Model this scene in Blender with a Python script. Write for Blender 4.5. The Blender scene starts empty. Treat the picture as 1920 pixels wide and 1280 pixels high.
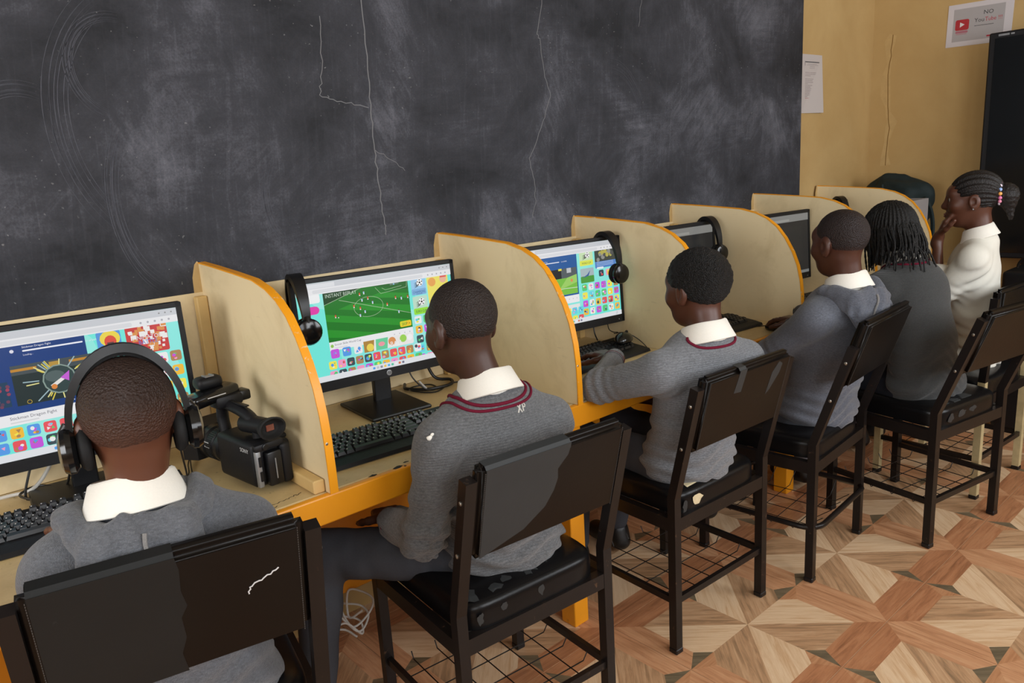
import bpy, bmesh, math, random
import numpy as np
from mathutils import Vector, Matrix, Euler
random.seed(7)
rng = np.random.default_rng(11)
scene = bpy.context.scene
COL = scene.collection
PI = math.pi

# ------------------------------------------------------------------ camera
CAM = Vector((-0.718, -2.136, 1.436))
YAW, PIT, ROL, FPX = 0.713, -0.224, -0.064, 1397.5
fw = Vector((math.sin(YAW)*math.cos(PIT), math.cos(YAW)*math.cos(PIT), math.sin(PIT)))
rt = Vector((math.cos(YAW), -math.sin(YAW), 0)); up = rt.cross(fw)
R_ = rt*math.cos(ROL) + up*math.sin(ROL); U_ = -rt*math.sin(ROL) + up*math.cos(ROL)
cd = bpy.data.cameras.new('camera'); cam = bpy.data.objects.new('camera', cd); COL.objects.link(cam)
cam.matrix_world = Matrix(((R_.x, U_.x, -fw.x, CAM.x), (R_.y, U_.y, -fw.y, CAM.y), (R_.z, U_.z, -fw.z, CAM.z), (0, 0, 0, 1)))
cd.sensor_width = 36; cd.lens = FPX/1920*36; cd.clip_start = 0.02; cd.clip_end = 60
scene.camera = cam
# ------------------------------------------------------------------ world, daylight, exposure
w = bpy.data.worlds.new('sky'); scene.world = w; w.use_nodes = True
w.node_tree.nodes['Background'].inputs[0].default_value = (0.75, 0.85, 1.0, 1)
w.node_tree.nodes['Background'].inputs[1].default_value = 1.0
vs = scene.view_settings
vs.view_transform = 'Standard'; vs.look = 'None'; vs.exposure = 0.08; vs.gamma = 1.0; vs.use_curve_mapping = False
XL, XR, YB, ZC = -3.2, 4.214, -3.7, 3.0          # room: left wall, right wall, back wall, ceiling
WIN = [  # wall, centre along the wall, half width, z0, z1, watts, colour
    ('left', -1.05, 0.75, 1.10, 2.40, 50, (0.98, 0.99, 1.0)),
    ('left', -2.75, 0.60, 1.10, 2.40, 12, (0.98, 0.99, 1.0)),
    ('back', -1.50, 0.80, 1.20, 2.55, 28, (0.94, 0.97, 1.0)),
    ('back', 0.70, 0.80, 1.20, 2.55, 46, (0.94, 0.97, 1.0)),
    ('back', 2.75, 0.80, 1.20, 2.55, 46, (0.94, 0.97, 1.0)),
]
for (wl, c, hw, z0, z1, e, colr) in WIN:          # daylight arriving through each window opening
    ld = bpy.data.lights.new('window_daylight', 'AREA'); ld.shape = 'RECTANGLE'
    ld.size = 2*hw - .1; ld.size_y = z1 - z0 - .1; ld.energy = e; ld.color = colr
    lo = bpy.data.objects.new('window_daylight', ld); COL.objects.link(lo)
    if wl == 'left': lo.location = (XL+.01, c, (z0+z1)/2); lo.rotation_euler = (PI/2, 0, -PI/2)
    else: lo.location = (c, YB+.01, (z0+z1)/2); lo.rotation_euler = (PI/2, 0, 0)

# ------------------------------------------------------------------ material helpers
def srgb(r, g, b):
    f = lambda c: ((c/255+.055)/1.055)**2.4 if c/255 > .04045 else c/255/12.92
    return (f(r), f(g), f(b))
class NT:
    def __init__(s, name):
        s.m = bpy.data.materials.new(name); s.m.use_nodes = True
        s.t = s.m.node_tree; s.p = s.t.nodes['Principled BSDF']; s._c = None
    def n(s, typ, **kw):
        nd = s.t.nodes.new(typ)
        for k, v in kw.items():
            if k.startswith('i_'):
                key = k[2:]; key = int(key) if key.isdigit() else key.replace('_', ' ')
                nd.inputs[key].default_value = v
            else: setattr(nd, k, v)
        return nd
    def l(s, a, b): s.t.links.new(a, b)
    def coord(s, scale=(1, 1, 1), rot=(0, 0, 0), loc=(0, 0, 0), rand=False, kind='Object'):
        tc = s.n('ShaderNodeTexCoord'); mp = s.n('ShaderNodeMapping')
        mp.inputs['Scale'].default_value = scale; mp.inputs['Rotation'].default_value = rot; mp.inputs['Location'].default_value = loc
        src = tc.outputs[kind]
        if rand:
            oi = s.n('ShaderNodeObjectInfo'); ad = s.n('ShaderNodeVectorMath', operation='MULTIPLY_ADD')
            cb = s.n('ShaderNodeCombineXYZ')
            s.l(oi.outputs['Random'], cb.inputs[0]); s.l(oi.outputs['Random'], cb.inputs[2])
            s.l(cb.outputs[0], ad.inputs[0]); ad.inputs[1].default_value = (7, 3, 5); s.l(src, ad.inputs[2]); src = ad.outputs[0]
        s.l(src, mp.inputs[0]); return mp.outputs[0]
    def noise(s, vec, scale, detail=4, rough=.55, dist=0):
        nd = s.n('ShaderNodeTexNoise'); nd.inputs['Scale'].default_value = scale; nd.inputs['Detail'].default_value = detail
        nd.inputs['Roughness'].default_value = rough; nd.inputs['Distortion'].default_value = dist
        if vec is not None: s.l(vec, nd.inputs['Vector'])
        return nd.outputs['Fac']
    def ramp(s, fac, stops):
        r = s.n('ShaderNodeValToRGB'); e = r.color_ramp.elements
        while len(e) < len(stops): e.new(.5)
        for el, (p, c) in zip(e, stops):
            el.position = p; el.color = (c, c, c, 1) if isinstance(c, (int, float)) else (*c, 1)
        s.l(fac, r.inputs[0]); return r.outputs[0]
    def mix(s, fac, a, b, mode='MIX'):
        m = s.n('ShaderNodeMix', data_type='RGBA', blend_type=mode)
        if isinstance(fac, (int, float)): m.inputs[0].default_value = fac
        else: s.l(fac, m.inputs[0])
        for i, v in ((6, a), (7, b)):
            if isinstance(v, tuple): m.inputs[i].default_value = (*v, 1)
            else: s.l(v, m.inputs[i])
        return m.outputs[2]
    def math(s, op, a, b=0.0):
        m = s.n('ShaderNodeMath', operation=op)
        for i, v in ((0, a), (1, b)):
            if isinstance(v, (int, float)): m.inputs[i].default_value = v
            else: s.l(v, m.inputs[i])
        return m.outputs[0]
    def bump(s, h, strength, dist=.01):
        b = s.n('ShaderNodeBump'); b.inputs['Strength'].default_value = strength; b.inputs['Distance'].default_value = dist
        s.l(h, b.inputs['Height']); s.l(b.outputs[0], s.p.inputs['Normal'])
    def col(s, c):
        if isinstance(c, tuple): s.p.inputs['Base Color'].default_value = (*c, 1)
        else: s.l(c, s.p.inputs['Base Color'])
    def set(s, rough=.5, metal=0, spec=.5, **kw):
        s.p.inputs['Roughness'].default_value = rough; s.p.inputs['Metallic'].default_value = metal
        s.p.inputs['Specular IOR Level'].default_value = spec
        for k, v in kw.items(): s.p.inputs[k.replace('_', ' ')].default_value = v
        return s.m
def plain(name, c, rough=.5, metal=0, spec=.5, var=.15, scale=30, bump=0):
    t = NT(name); v = t.coord(rand=True); n = t.noise(v, scale, 3)
    d = tuple(x*(1-var) for x in c); b = tuple(min(1, x*(1+var)) for x in c)
    t.col(t.mix(n, d, b))
    if bump: t.bump(n, bump, .004)
    return t.set(rough, metal, spec)

M = {}
# blackboard paint: chalk dust rubbed into a dark ground, streaks and swirls of the duster
t = NT('blackboard_paint'); v = t.coord()
big = t.ramp(t.noise(t.coord(scale=(1, 1, 1.2)), 1.9, 8, .62, .35), [(.33, 0), (.72, 1)])
def streak(rot, sc, ns, det, dist):
    v0 = t.coord(rot=(0, rot, 0)); mp = t.n('ShaderNodeMapping'); mp.inputs['Scale'].default_value = sc; t.l(v0, mp.inputs[0]); return t.noise(mp.outputs[0], ns, det, .66, dist)
m1 = t.ramp(t.noise(t.coord(loc=(4, 0, 7)), 2.6, 3, .5, .5), [(.44, 0), (.56, 1)]); m2 = t.ramp(t.noise(t.coord(loc=(9, 0, 2)), 2.1, 3, .5, .5), [(.46, 0), (.60, 1)])
s1 = t.mix(m2, t.mix(m1, streak(.10, (2.0, 1, 22), 2.6, 6, .5), streak(.75, (2.2, 1, 18), 2.6, 6, .6)), streak(-1.1, (2.0, 1, 16), 2.6, 6, .6))
s2 = streak(1.5, (1.6, 1, 20), 2.4, 6, .8)
s3 = t.noise(t.coord(scale=(4, 1, 6), rot=(0, .5, 0)), 2.0, 9, .72, .35)
f = t.math('MULTIPLY', big, t.math('ADD', t.math('MULTIPLY', s1, .75), t.math('MULTIPLY', s3, .55)))
f = t.math('ADD', f, t.math('MULTIPLY', t.ramp(s2, [(.52, 0), (.8, 1)]), .16))
fine = t.noise(v, 160, 4, .7)
f = t.math('MULTIPLY', f, t.math('ADD', fine, .55))
gr = t.ramp(f, [(.05, srgb(38, 39, 43)), (.34, srgb(60, 61, 67)), (.68, srgb(96, 97, 105)), (1, srgb(128, 129, 137))])
specks = t.ramp(t.noise(v, 95, 1, .5), [(.73, 0), (.755, 1)])
gr = t.mix(t.math('MULTIPLY', specks, t.ramp(t.noise(v, 3, 2), [(.45, 0), (.7, .6)])), gr, srgb(150, 150, 150))
t.col(gr); t.bump(t.math('ADD', fine, t.math('MULTIPLY', s1, .8)), .25, .003); M['board'] = t.set(.78, 0, .25)
M['tape_dark'] = None; M['chalk'] = plain('chalk_line', srgb(118, 118, 120), .9, 0, .1)
M['chalk2'] = plain('chalk_faint', srgb(80, 81, 88), .9, 0, .1, .35, 80)
# yellow distempered wall
t = NT('yellow_wall'); v = t.coord()
a = t.mix(t.ramp(t.noise(v, 1.6, 6, .6, .4), [(.35, 0), (.7, 1)]), srgb(180, 148, 96), srgb(196, 166, 114))
a = t.mix(t.ramp(t.noise(t.coord(scale=(1.2, 1.2, .5)), 3, 5, .7), [(.6, 0), (.8, .35)]), a, srgb(186, 162, 116))
t.col(a); t.bump(t.noise(v, 40, 4), .12, .004); M['wall'] = t.set(.8, 0, .25)
M['patch'] = plain('filled_plaster', srgb(192, 162, 111), .9, 0, .2)
M['crack'] = plain('wall_crack', srgb(120, 88, 45), .9, 0, .1)
M['ceil'] = plain('ceiling_board', srgb(176, 168, 150), .9, 0, .2, .05, 4)
# cream painted board with grime
t = NT('cream_paint'); v = t.coord(rand=True)
g1 = t.ramp(t.noise(v, 5, 6, .65, .5), [(.5, 0), (.78, 1)])
g2 = t.ramp(t.noise(t.coord(scale=(1, 1, 6), rand=True), 14, 5, .7), [(.64, 0), (.76, 1)])
a = t.mix(t.noise(v, 2.2, 4), srgb(226, 204, 160), srgb(234, 216, 176))
a = t.mix(t.math('MULTIPLY', g1, .42), a, srgb(168, 142, 92)); a = t.mix(t.math('MULTIPLY', g2, .25), a, srgb(120, 98, 62))
t.col(a); t.bump(t.noise(v, 60, 3), .1, .003); M['cream'] = t.set(.5, 0, .4)
# worn desk surface
t = NT('cream_desk_top'); v = t.coord()
g1 = t.ramp(t.noise(v, 4, 6, .7, .4), [(.42, 0), (.75, 1)]); g2 = t.ramp(t.noise(v, 42, 5, .75), [(.63, 0), (.7, 1)])
a = t.mix(t.noise(v, 3, 4), srgb(205, 178, 126), srgb(218, 192, 142)); a = t.mix(t.math('MULTIPLY', g1, .55), a, srgb(158, 128, 80))
a = t.mix(t.math('MULTIPLY', g2, .5), a, srgb(86, 64, 36)); t.col(a); t.bump(t.noise(v, 60, 3), .1, .003); M['desk'] = t.set(.42, 0, .45)
# orange gloss with chips
def orange(name, base, thr):
    t = NT(name); v = t.coord(rand=True)
    ch = t.ramp(t.noise(v, 22, 6, .7, .6), [(thr, 0), (thr+.02, 1)])
    a = t.mix(t.noise(v, 6, 4), base, tuple(x*.84 for x in base)); a = t.mix(t.math('MULTIPLY', ch, .8), a, srgb(222, 205, 168))
    dk = t.ramp(t.noise(t.coord(loc=(3, 1, 2), rand=True), 26, 5, .7), [(.66, 0), (.72, 1)])
    t.col(t.mix(t.math('MULTIPLY', dk, .35), a, srgb(120, 80, 30))); t.bump(ch, .3, .002); return t.set(.38, 0, .5)
M['orange'] = orange('orange_gloss', srgb(246, 162, 28), .70)
M['orange_edge'] = orange('orange_edge_paint', srgb(250, 165, 22), .62)
M['mdf'] = plain('raw_wood_batten', srgb(214, 180, 120), .6, 0, .3, .15, 12)
# floor tile prints
def wood(name, c0, c1, c2, rot, sc=(2.2, 26, 1)):
    t = NT(name); v0 = t.coord(rot=(0, 0, rot), rand=True); mp = t.n('ShaderNodeMapping'); mp.inputs['Scale'].default_value = sc; t.l(v0, mp.inputs[0]); v = mp.outputs[0]
    n = t.noise(v, 2.2, 6, .65, .8); fine = t.noise(v, 9, 4, .6, .3)
    a = t.ramp(n, [(.3, c2), (.5, c1), (.72, c0)]); a = t.mix(t.math('MULTIPLY', t.ramp(fine, [(.5, 0), (.75, 1)]), .35), a, c2)
    t.col(a); return t.set(.3, 0, .5)
Lc = (srgb(236, 206, 170), srgb(226, 192, 154), srgb(206, 164, 122)); Mc = (srgb(214, 176, 138), srgb(192, 150, 112), srgb(138, 110, 82))
Oc = (srgb(216, 168, 128), srgb(204, 150, 110), srgb(170, 118, 82)); Xc = (srgb(198, 144, 104), srgb(184, 126, 88), srgb(144, 96, 66))
Dc = (srgb(140, 122, 96), srgb(116, 102, 80), srgb(88, 78, 60)); Tc = (srgb(206, 156, 116), srgb(192, 138, 98), srgb(160, 108, 74))
TM = [wood('tile_light_a', *Lc, -PI/4), wood('tile_light_b', *Lc, PI/4), wood('tile_mid_a', *Mc, -PI/4), wood('tile_mid_b', *Mc, PI/4),
      wood('tile_bar_along', *Xc, 0), wood('tile_bar_across', *Oc, -PI/2), wood('tile_dark', *Dc, PI/4), wood('tile_rust', *Tc, 0)]
M['grout'] = plain('tile_grout', srgb(176, 150, 124), .9, 0, .2)
# vinyl, metals, plastics
def vinyl(name, c, rough):
    t = NT(name); v = t.coord(rand=True); n = t.noise(v, 55, 4, .6)
    sc = t.ramp(t.noise(t.coord(scale=(1, 5, 1), rand=True), 18, 6, .75), [(.66, 0), (.72, 1)])
    t.col(t.mix(t.math('MULTIPLY', sc, .12), t.mix(t.noise(v, 4, 3), c, tuple(x*.6 for x in c)), (.12, .12, .12)))
    t.bump(n, .12, .002); return t.set(rough, 0, .2)
M['vinyl'] = vinyl('black_vinyl', srgb(20, 19, 20), .28)
M['vinyl_back'] = vinyl('brown_black_vinyl', srgb(20, 16, 14), .30)
M['tape_dark'] = vinyl('dark_tape', srgb(34, 35, 35), .42)
M['tape'] = vinyl('grey_tape', srgb(58, 60, 61), .42)
t = NT('chair_frame_paint'); v = t.coord(rand=True)
ru = t.ramp(t.noise(v, 30, 6, .75), [(.64, 0), (.69, 1)])
t.col(t.mix(t.math('MULTIPLY', ru, .7), t.mix(t.noise(v, 5), srgb(22, 19, 18), srgb(33, 27, 25)), srgb(92, 68, 50))); t.bump(ru, .2, .001); M['frame'] = t.set(.32, 0, .25)
M['cream_leg'] = plain('cream_leg_paint', srgb(186, 170, 128), .5, 0, .4, .35, 25)
M['steel'] = plain('steel', srgb(170, 165, 155), .3, .9, .5)
M['foam'] = plain('yellowed_foam', srgb(205, 190, 155), .9, 0, .2, .25, 40)
M['thread'] = plain('stitching_thread', srgb(104, 100, 96), .8); M['stitch'] = plain('seat_stitching', srgb(66, 62, 58), .8)
M['wire'] = plain('black_wire', srgb(26, 25, 25), .45, .3)
M['plastic'] = plain('black_plastic', srgb(17, 17, 19), .36, 0, .4, .2, 60)
M['plastic_matte'] = plain('matt_black_plastic', srgb(20, 20, 23), .5, 0, .3, .15, 90, .1)
M['gloss'] = plain('gloss_black_plastic', srgb(14, 14, 15), .16, 0, .5)
M['cushion'] = plain('soft_black_pad', srgb(20, 20, 21), .7, 0, .3, .3, 80, .2)
M['key'] = plain('key_plastic', srgb(30, 30, 32), .34, 0, .5, .1, 60)
M['keymark'] = plain('key_print', srgb(205, 205, 205), .6)
M['silver'] = plain('silver_plastic', srgb(150, 152, 155), .32, .5)
M['cable'] = plain('black_cable', srgb(24, 24, 25), .4)
M['whitecable'] = plain('white_cable', srgb(200, 196, 188), .45)
M['white'] = plain('white_paper', srgb(214, 210, 206), .75, 0, .3, .04, 8)

CRACKS = [
    ([(0.597, 2.006), (0.595, 1.774), (0.591, 1.646), (0.591, 1.531), (0.595, 1.414), (0.601, 1.294), (0.603, 1.259)], 0.0032) ,
    ([(0.449, 1.918), (0.438, 1.768), (0.42, 1.694), (0.489, 1.677), (0.585, 1.659)], 0.0022) ,
    ([(1.383, 2.085), (1.336, 1.924), (1.351, 1.912), (1.366, 1.774), (1.393, 1.707), (1.333, 1.589), (1.263, 1.479), (1.284, 1.383), (1.284, 1.312), (1.265, 1.257)], 0.0022) ,
    ([(1.966, 2.143), (1.932, 1.994)], 0.0016) ,
    ([(0.591, 1.531), (0.651, 1.496), (0.699, 1.46)], 0.0016) ,
    ([(0.624, 2.009), (0.549, 2.148)], 0.0016) ,
]
CRACK_R = [(-0.116, 2.093), (-0.102, 1.927), (-0.105, 1.678), (-0.121, 1.55), (-0.106, 1.326)]
SWIRLS = [(-.13, 1.75, .10, .11, 1.4, 4.4, .004), (-.02, 1.62, .24, .30, 2.1, 4.0, .005), (-.05, 1.42, .13, .22, 2.2, 4.3, .005), (-.36, 1.52, .12, .16, 1.2, 3.6, .004), (.32, 1.40, .10, .14, 2.4, 4.2, .004), (2.45, 1.53, .09, .05, -1.7, 1.3, .003), (1.75, 1.5, .2, .3, .3, 1.6, .003)]

# ------------------------------------------------------------------ geometry helpers
class MB:
    """collects polygons, then links them as ONE mesh object"""
    def __init__(s): s.v = []; s.f = []; s.mi = []
    def add(s, verts, faces, mi=0):
        o = len(s.v); s.v += [tuple(p) for p in verts]; s.f += [tuple(i+o for i in f) for f in faces]; s.mi += [mi]*len(faces); return s
    def box(s, c, size, rot=None, mi=0):
        hx, hy, hz = (d/2 for d in size)
        P = [Vector((x, y, z)) for x in (-hx, hx) for y in (-hy, hy) for z in (-hz, hz)]
        if rot is not None: P = [rot @ p for p in P]
        P = [p + Vector(c) for p in P]
        return s.add(P, [(0, 1, 3, 2), (4, 6, 7, 5), (0, 4, 5, 1), (2, 3, 7, 6), (0, 2, 6, 4), (1, 5, 7, 3)], mi)
    def rbox(s, c, size, r=.005, seg=2, rot=None, mi=0):
        bm = bmesh.new(); bmesh.ops.create_cube(bm, size=1)
        bmesh.ops.scale(bm, vec=size, verts=bm.verts)
        bmesh.ops.bevel(bm, geom=bm.edges[:], offset=min(r, min(size)*.49), segments=seg, affect='EDGES', profile=.5)
        return s.bm(bm, c, rot, mi)
    def bm(s, bm, c=(0, 0, 0), rot=None, mi=0):
        bm.verts.index_update()
        P = [v.co.copy() for v in bm.verts]
        if rot is not None: P = [rot @ p for p in P]
        P = [p + Vector(c) for p in P]
        s.add(P, [[v.index for v in f.verts] for f in bm.faces], mi); bm.free(); return s
    def prism(s, pts, d0, d1, axis='x', mi=0):
        """extrude a closed 2-D outline between d0 and d1 along an axis"""
        def put(p, d): return {'x': (d, p[0], p[1]), 'y': (p[0], d, p[1]), 'z': (p[0], p[1], d)}[axis]
        n = len(pts); V = [put(p, d0) for p in pts] + [put(p, d1) for p in pts]
        F = [tuple(range(n)), tuple(range(2*n-1, n-1, -1))] + [(i, i+n, (i+1) % n+n, (i+1) % n) for i in range(n)]
        return s.add(V, F, mi)
    def tube(s, pts, r, seg=8, closed=False, mi=0, square=False, up=None):
        pts = [Vector(p) for p in pts]; n = len(pts)
        rs = r if isinstance(r, (list, tuple)) else [r]*n
        V = []; prev = Vector(up) if up is not None else None
        for i, p in enumerate(pts):
            if closed: d = pts[(i+1) % n]-pts[i-1]
            else: d = pts[min(i+1, n-1)]-pts[max(i-1, 0)]
            d = d.normalized()
            if prev is None: prev = Vector((0, 0, 1)) if abs(d.z) < .9 else Vector((1, 0, 0))
            a = prev - d*prev.dot(d)
            if a.length < 1e-6: a = d.orthogonal()
            a.normalize(); b = d.cross(a); prev = a
            rr = rs[i]
            k = 1.0
            if square and 0 < i < n-1:
                c_ = (pts[i]-pts[i-1]).normalized().dot((pts[i+1]-pts[i]).normalized()); k = 1/max(.5, math.sqrt((1+c_)/2))
            if square: offs = [(1, 1), (-1, 1), (-1, -1), (1, -1)]; V += [p+a*(x*rr)+b*(y*rr) for x, y in offs]
            else: V += [p+a*(rr*math.cos(2*PI*j/seg))+b*(rr*math.sin(2*PI*j/seg)) for j in range(seg)]
        m = 4 if square else seg
        F = []
        for i in range(n if closed else n-1):
            A = i*m; B = ((i+1) % n)*m
            F += [(A+j, A+(j+1) % m, B+(j+1) % m, B+j) for j in range(m)]
        if not closed: F += [tuple(range(m-1, -1, -1)), tuple(range((n-1)*m, n*m))]
        return s.add(V, F, mi)
    def lathe(s, prof, c=(0, 0, 0), axis=None, seg=24, mi=0):
        """prof: (radius, height) pairs revolved about z, then turned by axis (a rotation matrix)"""
        V = []; n = len(prof)
        for rr, h in prof:
            V += [Vector((rr*math.cos(2*PI*j/seg), rr*math.sin(2*PI*j/seg), h)) for j in range(seg)]
        if axis is not None: V = [axis @ p for p in V]
        V = [p+Vector(c) for p in V]
        F = [(i*seg+j, i*seg+(j+1) % seg, (i+1)*seg+(j+1) % seg, (i+1)*seg+j) for i in range(n-1) for j in range(seg)]
        F += [tuple(range(seg-1, -1, -1)), tuple(range((n-1)*seg, n*seg))]
        return s.add(V, F, mi)
    def ball(s, c, r, seg=12, rot=None, mi=0):
        rx = r if isinstance(r, tuple) else (r, r, r)
        bm = bmesh.new(); bmesh.ops.create_uvsphere(bm, u_segments=seg, v_segments=max(6, seg//2+2), radius=1)
        bmesh.ops.scale(bm, vec=rx, verts=bm.verts); return s.bm(bm, c, rot, mi)
    def mesh(s, name, mats, smooth=False, angle=None):
        me = bpy.data.meshes.new(name); me.from_pydata(s.v, [], s.f)
        mats = mats if isinstance(mats, (list, tuple)) else [mats]
        for m in mats: me.materials.append(m)
        if len(mats) > 1: me.polygons.foreach_set('material_index', s.mi)
        me.validate(); bm = bmesh.new(); bm.from_mesh(me); bmesh.ops.recalc_face_normals(bm, faces=bm.faces); bm.to_mesh(me); bm.free()
        if smooth:
            me.polygons.foreach_set('use_smooth', [True]*len(me.polygons))
            if angle: me.set_sharp_from_angle(angle=angle)
        me.update(); return me
    def build(s, name, mats, parent=None, smooth=False, angle=.7, loc=None, rot=None):
        return obj(name, s.mesh(name, mats, smooth, angle), parent, loc, rot)
def obj(name, me, parent=None, loc=None, rot=None):
    o = bpy.data.objects.new(name, me); COL.objects.link(o)
    if parent is not None: o.parent = parent
    if loc is not None: o.location = loc
    if rot is not None: o.rotation_euler = rot
    return o
def tag(o, label=None, cat=None, group=None, kind=None):
    if label: o['label'] = label
    if cat: o['category'] = cat
    if group: o['group'] = group
    if kind: o['kind'] = kind
    return o
def thing(name, label, cat, loc=(0, 0, 0), rz=0, group=None):
    o = bpy.data.objects.new(name, None); o.empty_display_size = .05; COL.objects.link(o); o.location = loc; o.rotation_euler = (0, 0, rz)
    return tag(o, label, cat, group)
def arc(c, r, a0, a1, n, plane='xz'):
    out = []
    for i in range(n+1):
        a = a0+(a1-a0)*i/n; u, v_ = r*math.cos(a), r*math.sin(a)
        out.append({'xz': (c[0]+u, c[1], c[2]+v_), 'xy': (c[0]+u, c[1]+v_, c[2]), 'yz': (c[0], c[1]+u, c[2]+v_)}[plane])
    return out
def smoothline(pts, n=6):
    """Catmull-Rom through the points"""
    P = [Vector(p) for p in pts]; P = [P[0]*2-P[1]]+P+[P[-1]*2-P[-2]]; out = []
    for i in range(1, len(P)-2):
        for k in range(n):
            u = k/n; a, b, c, d = P[i-1], P[i], P[i+1], P[i+2]
            out.append(.5*((2*b)+(c-a)*u+(2*a-5*b+4*c-d)*u*u+(-a+3*b-3*c+d)*u**3))
    out.append(P[-2]); return out
def text_polys(body, size=1.0, align='CENTER', font_shear=0):
    """flat lettering as polygons in the x-y plane"""
    cu = bpy.data.curves.new('lettering', 'FONT'); cu.body = body; cu.size = size; cu.align_x = align; cu.resolution_u = 2; cu.shear = font_shear
    o = bpy.data.objects.new('lettering', cu); COL.objects.link(o); bpy.context.view_layer.update()
    me = bpy.data.meshes.new_from_object(o.evaluated_get(bpy.context.evaluated_depsgraph_get()))
    V = [tuple(v.co[:2]) for v in me.vertices]; F = [tuple(p.vertices) for p in me.polygons]
    bpy.data.objects.remove(o); bpy.data.curves.remove(cu); bpy.data.meshes.remove(me); return V, F
class Paint:
    """flat coloured print: polygons in a 0..W x 0..H plane, later layers lie a hair in front"""
    def __init__(s): s.v = []; s.f = []; s.c = []; s.z = 0
    def poly(s, pts, c, dz=1):
        s.z += dz*1.2e-5; o = len(s.v); s.v += [(p[0], p[1], s.z) for p in pts]; s.f.append(tuple(range(o, o+len(pts)))); s.c.append(c)
    def rect(s, x0, y0, x1, y1, c): s.poly([(x0, y0), (x1, y0), (x1, y1), (x0, y1)], c)
    def rrect(s, x0, y0, x1, y1, c, r):
        P = []
        for cx_, cy_, a in ((x1-r, y0+r, -PI/2), (x1-r, y1-r, 0), (x0+r, y1-r, PI/2), (x0+r, y0+r, PI)):
            P += [(cx_+r*math.cos(a+k*PI/6), cy_+r*math.sin(a+k*PI/6)) for k in range(4)]
        s.poly(P, c)
    def disc(s, x, y, rx, c, ry=None, n=14):
        ry = ry or rx; s.poly([(x+rx*math.cos(2*PI*k/n), y+ry*math.sin(2*PI*k/n)) for k in range(n)], c)
    def line(s, pts, wd, c):
        for a, b in zip(pts, pts[1:]):
            dx, dy = b[0]-a[0], b[1]-a[1]; L = math.hypot(dx, dy) or 1; nx, ny = -dy/L*wd/2, dx/L*wd/2
            s.poly([(a[0]-nx, a[1]-ny), (b[0]-nx, b[1]-ny), (b[0]+nx, b[1]+ny), (a[0]+nx, a[1]+ny)], c, .2)
    def text(s, body, x, y, size, c, align='LEFT', sx=1, rot=0, shear=0):
        V, F = text_polys(body, size, align, shear); s.z += 1.2e-5; o = len(s.v); cr, sr = math.cos(rot), math.sin(rot)
        s.v += [(x+(p[0]*sx)*cr-p[1]*sr, y+(p[0]*sx)*sr+p[1]*cr, s.z) for p in V]; s.f += [tuple(i+o for i in f) for f in F]; s.c += [c]*len(F)
    def clip(s, W, H):
        nv, nf, nc = [], [], []
        for f, c in zip(s.f, s.c):
            P = [s.v[i] for i in f]
            if not all(0 <= p[0] <= W and 0 <= p[1] <= H for p in P):
                for ax, lim, sg in ((0, 0, 1), (0, W, -1), (1, 0, 1), (1, H, -1)):
                    Q = []
                    for i in range(len(P)):
                        a, b = P[i-1], P[i]; ia, ib = (a[ax]-lim)*sg >= 0, (b[ax]-lim)*sg >= 0
                        if ia != ib:
                            u = (lim-a[ax])/(b[ax]-a[ax]); Q.append(tuple(a[k]+(b[k]-a[k])*u for k in range(3)))
                        if ib: Q.append(b)
                    P = Q
                    if len(P) < 3: break
            if len(P) >= 3: nf.append(tuple(range(len(nv), len(nv)+len(P)))); nv += P; nc.append(c)
        s.v, s.f, s.c = nv, nf, nc
    def mesh(s, name, mat, zscale=1.0, place=None):
        me = bpy.data.meshes.new(name)
        V = [place(p[0], p[1], p[2]*zscale) for p in s.v] if place else s.v
        me.from_pydata(V, [], s.f); me.materials.append(mat)
        ca = me.color_attributes.new('Col', 'FLOAT_COLOR', 'CORNER'); arr = []
        for f, c in zip(s.f, s.c): arr += [*c, 1.0]*len(f)
        ca.data.foreach_set('color', arr); me.update(); return me
def print_mat(name, emit=0, rough=.6):
    t = NT(name); a = t.n('ShaderNodeVertexColor', layer_name='Col')
    if emit:
        t.col((.01, .01, .01)); t.l(a.outputs[0], t.p.inputs['Emission Color']); t.p.inputs['Emission Strength'].default_value = emit
        return t.set(.25, 0, .35)
    nz = t.noise(t.coord(), 40, 2); t.col(t.mix(t.math('MULTIPLY', nz, .08), a.outputs[0], (.5, .5, .5))); return t.set(rough, 0, .3)
M['screen'] = print_mat('screen_pixels', .82); M['print'] = print_mat('printed_paper')

# ------------------------------------------------------------------ the room
def struct(o): o['kind'] = 'structure'; return o
def wall_with_windows(name, wl):
    mb = MB(); wins = sorted([x for x in WIN if x[0] == wl], key=lambda x: x[1])
    lo, hi = (YB, 0) if wl == 'left' else (XL, XR); th = .18
    def bx(a0, a1, z0, z1):
        if wl == 'left': mb.box((XL-th/2, (a0+a1)/2, (z0+z1)/2), (th, a1-a0, z1-z0))
        else: mb.box(((a0+a1)/2, YB-th/2, (z0+z1)/2), (a1-a0, th, z1-z0))
    cur = lo
    for (_, c, hw, z0, z1, e, cc) in wins:
        bx(cur, c-hw, 0, ZC); bx(c-hw, c+hw, 0, z0); bx(c-hw, c+hw, z1, ZC); cur = c+hw
    bx(cur, hi, 0, ZC); return struct(mb.build(name, M['wall']))
wall_with_windows('wall_left', 'left'); wall_with_windows('wall_back', 'back')
M['alu'] = plain('window_frame_paint', srgb(200, 200, 196), .4, .2)
t = NT('window_glass'); t.col((.9, .95, .95)); t.p.inputs['Alpha'].default_value = .15; M['glass'] = t.set(.05)
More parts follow.
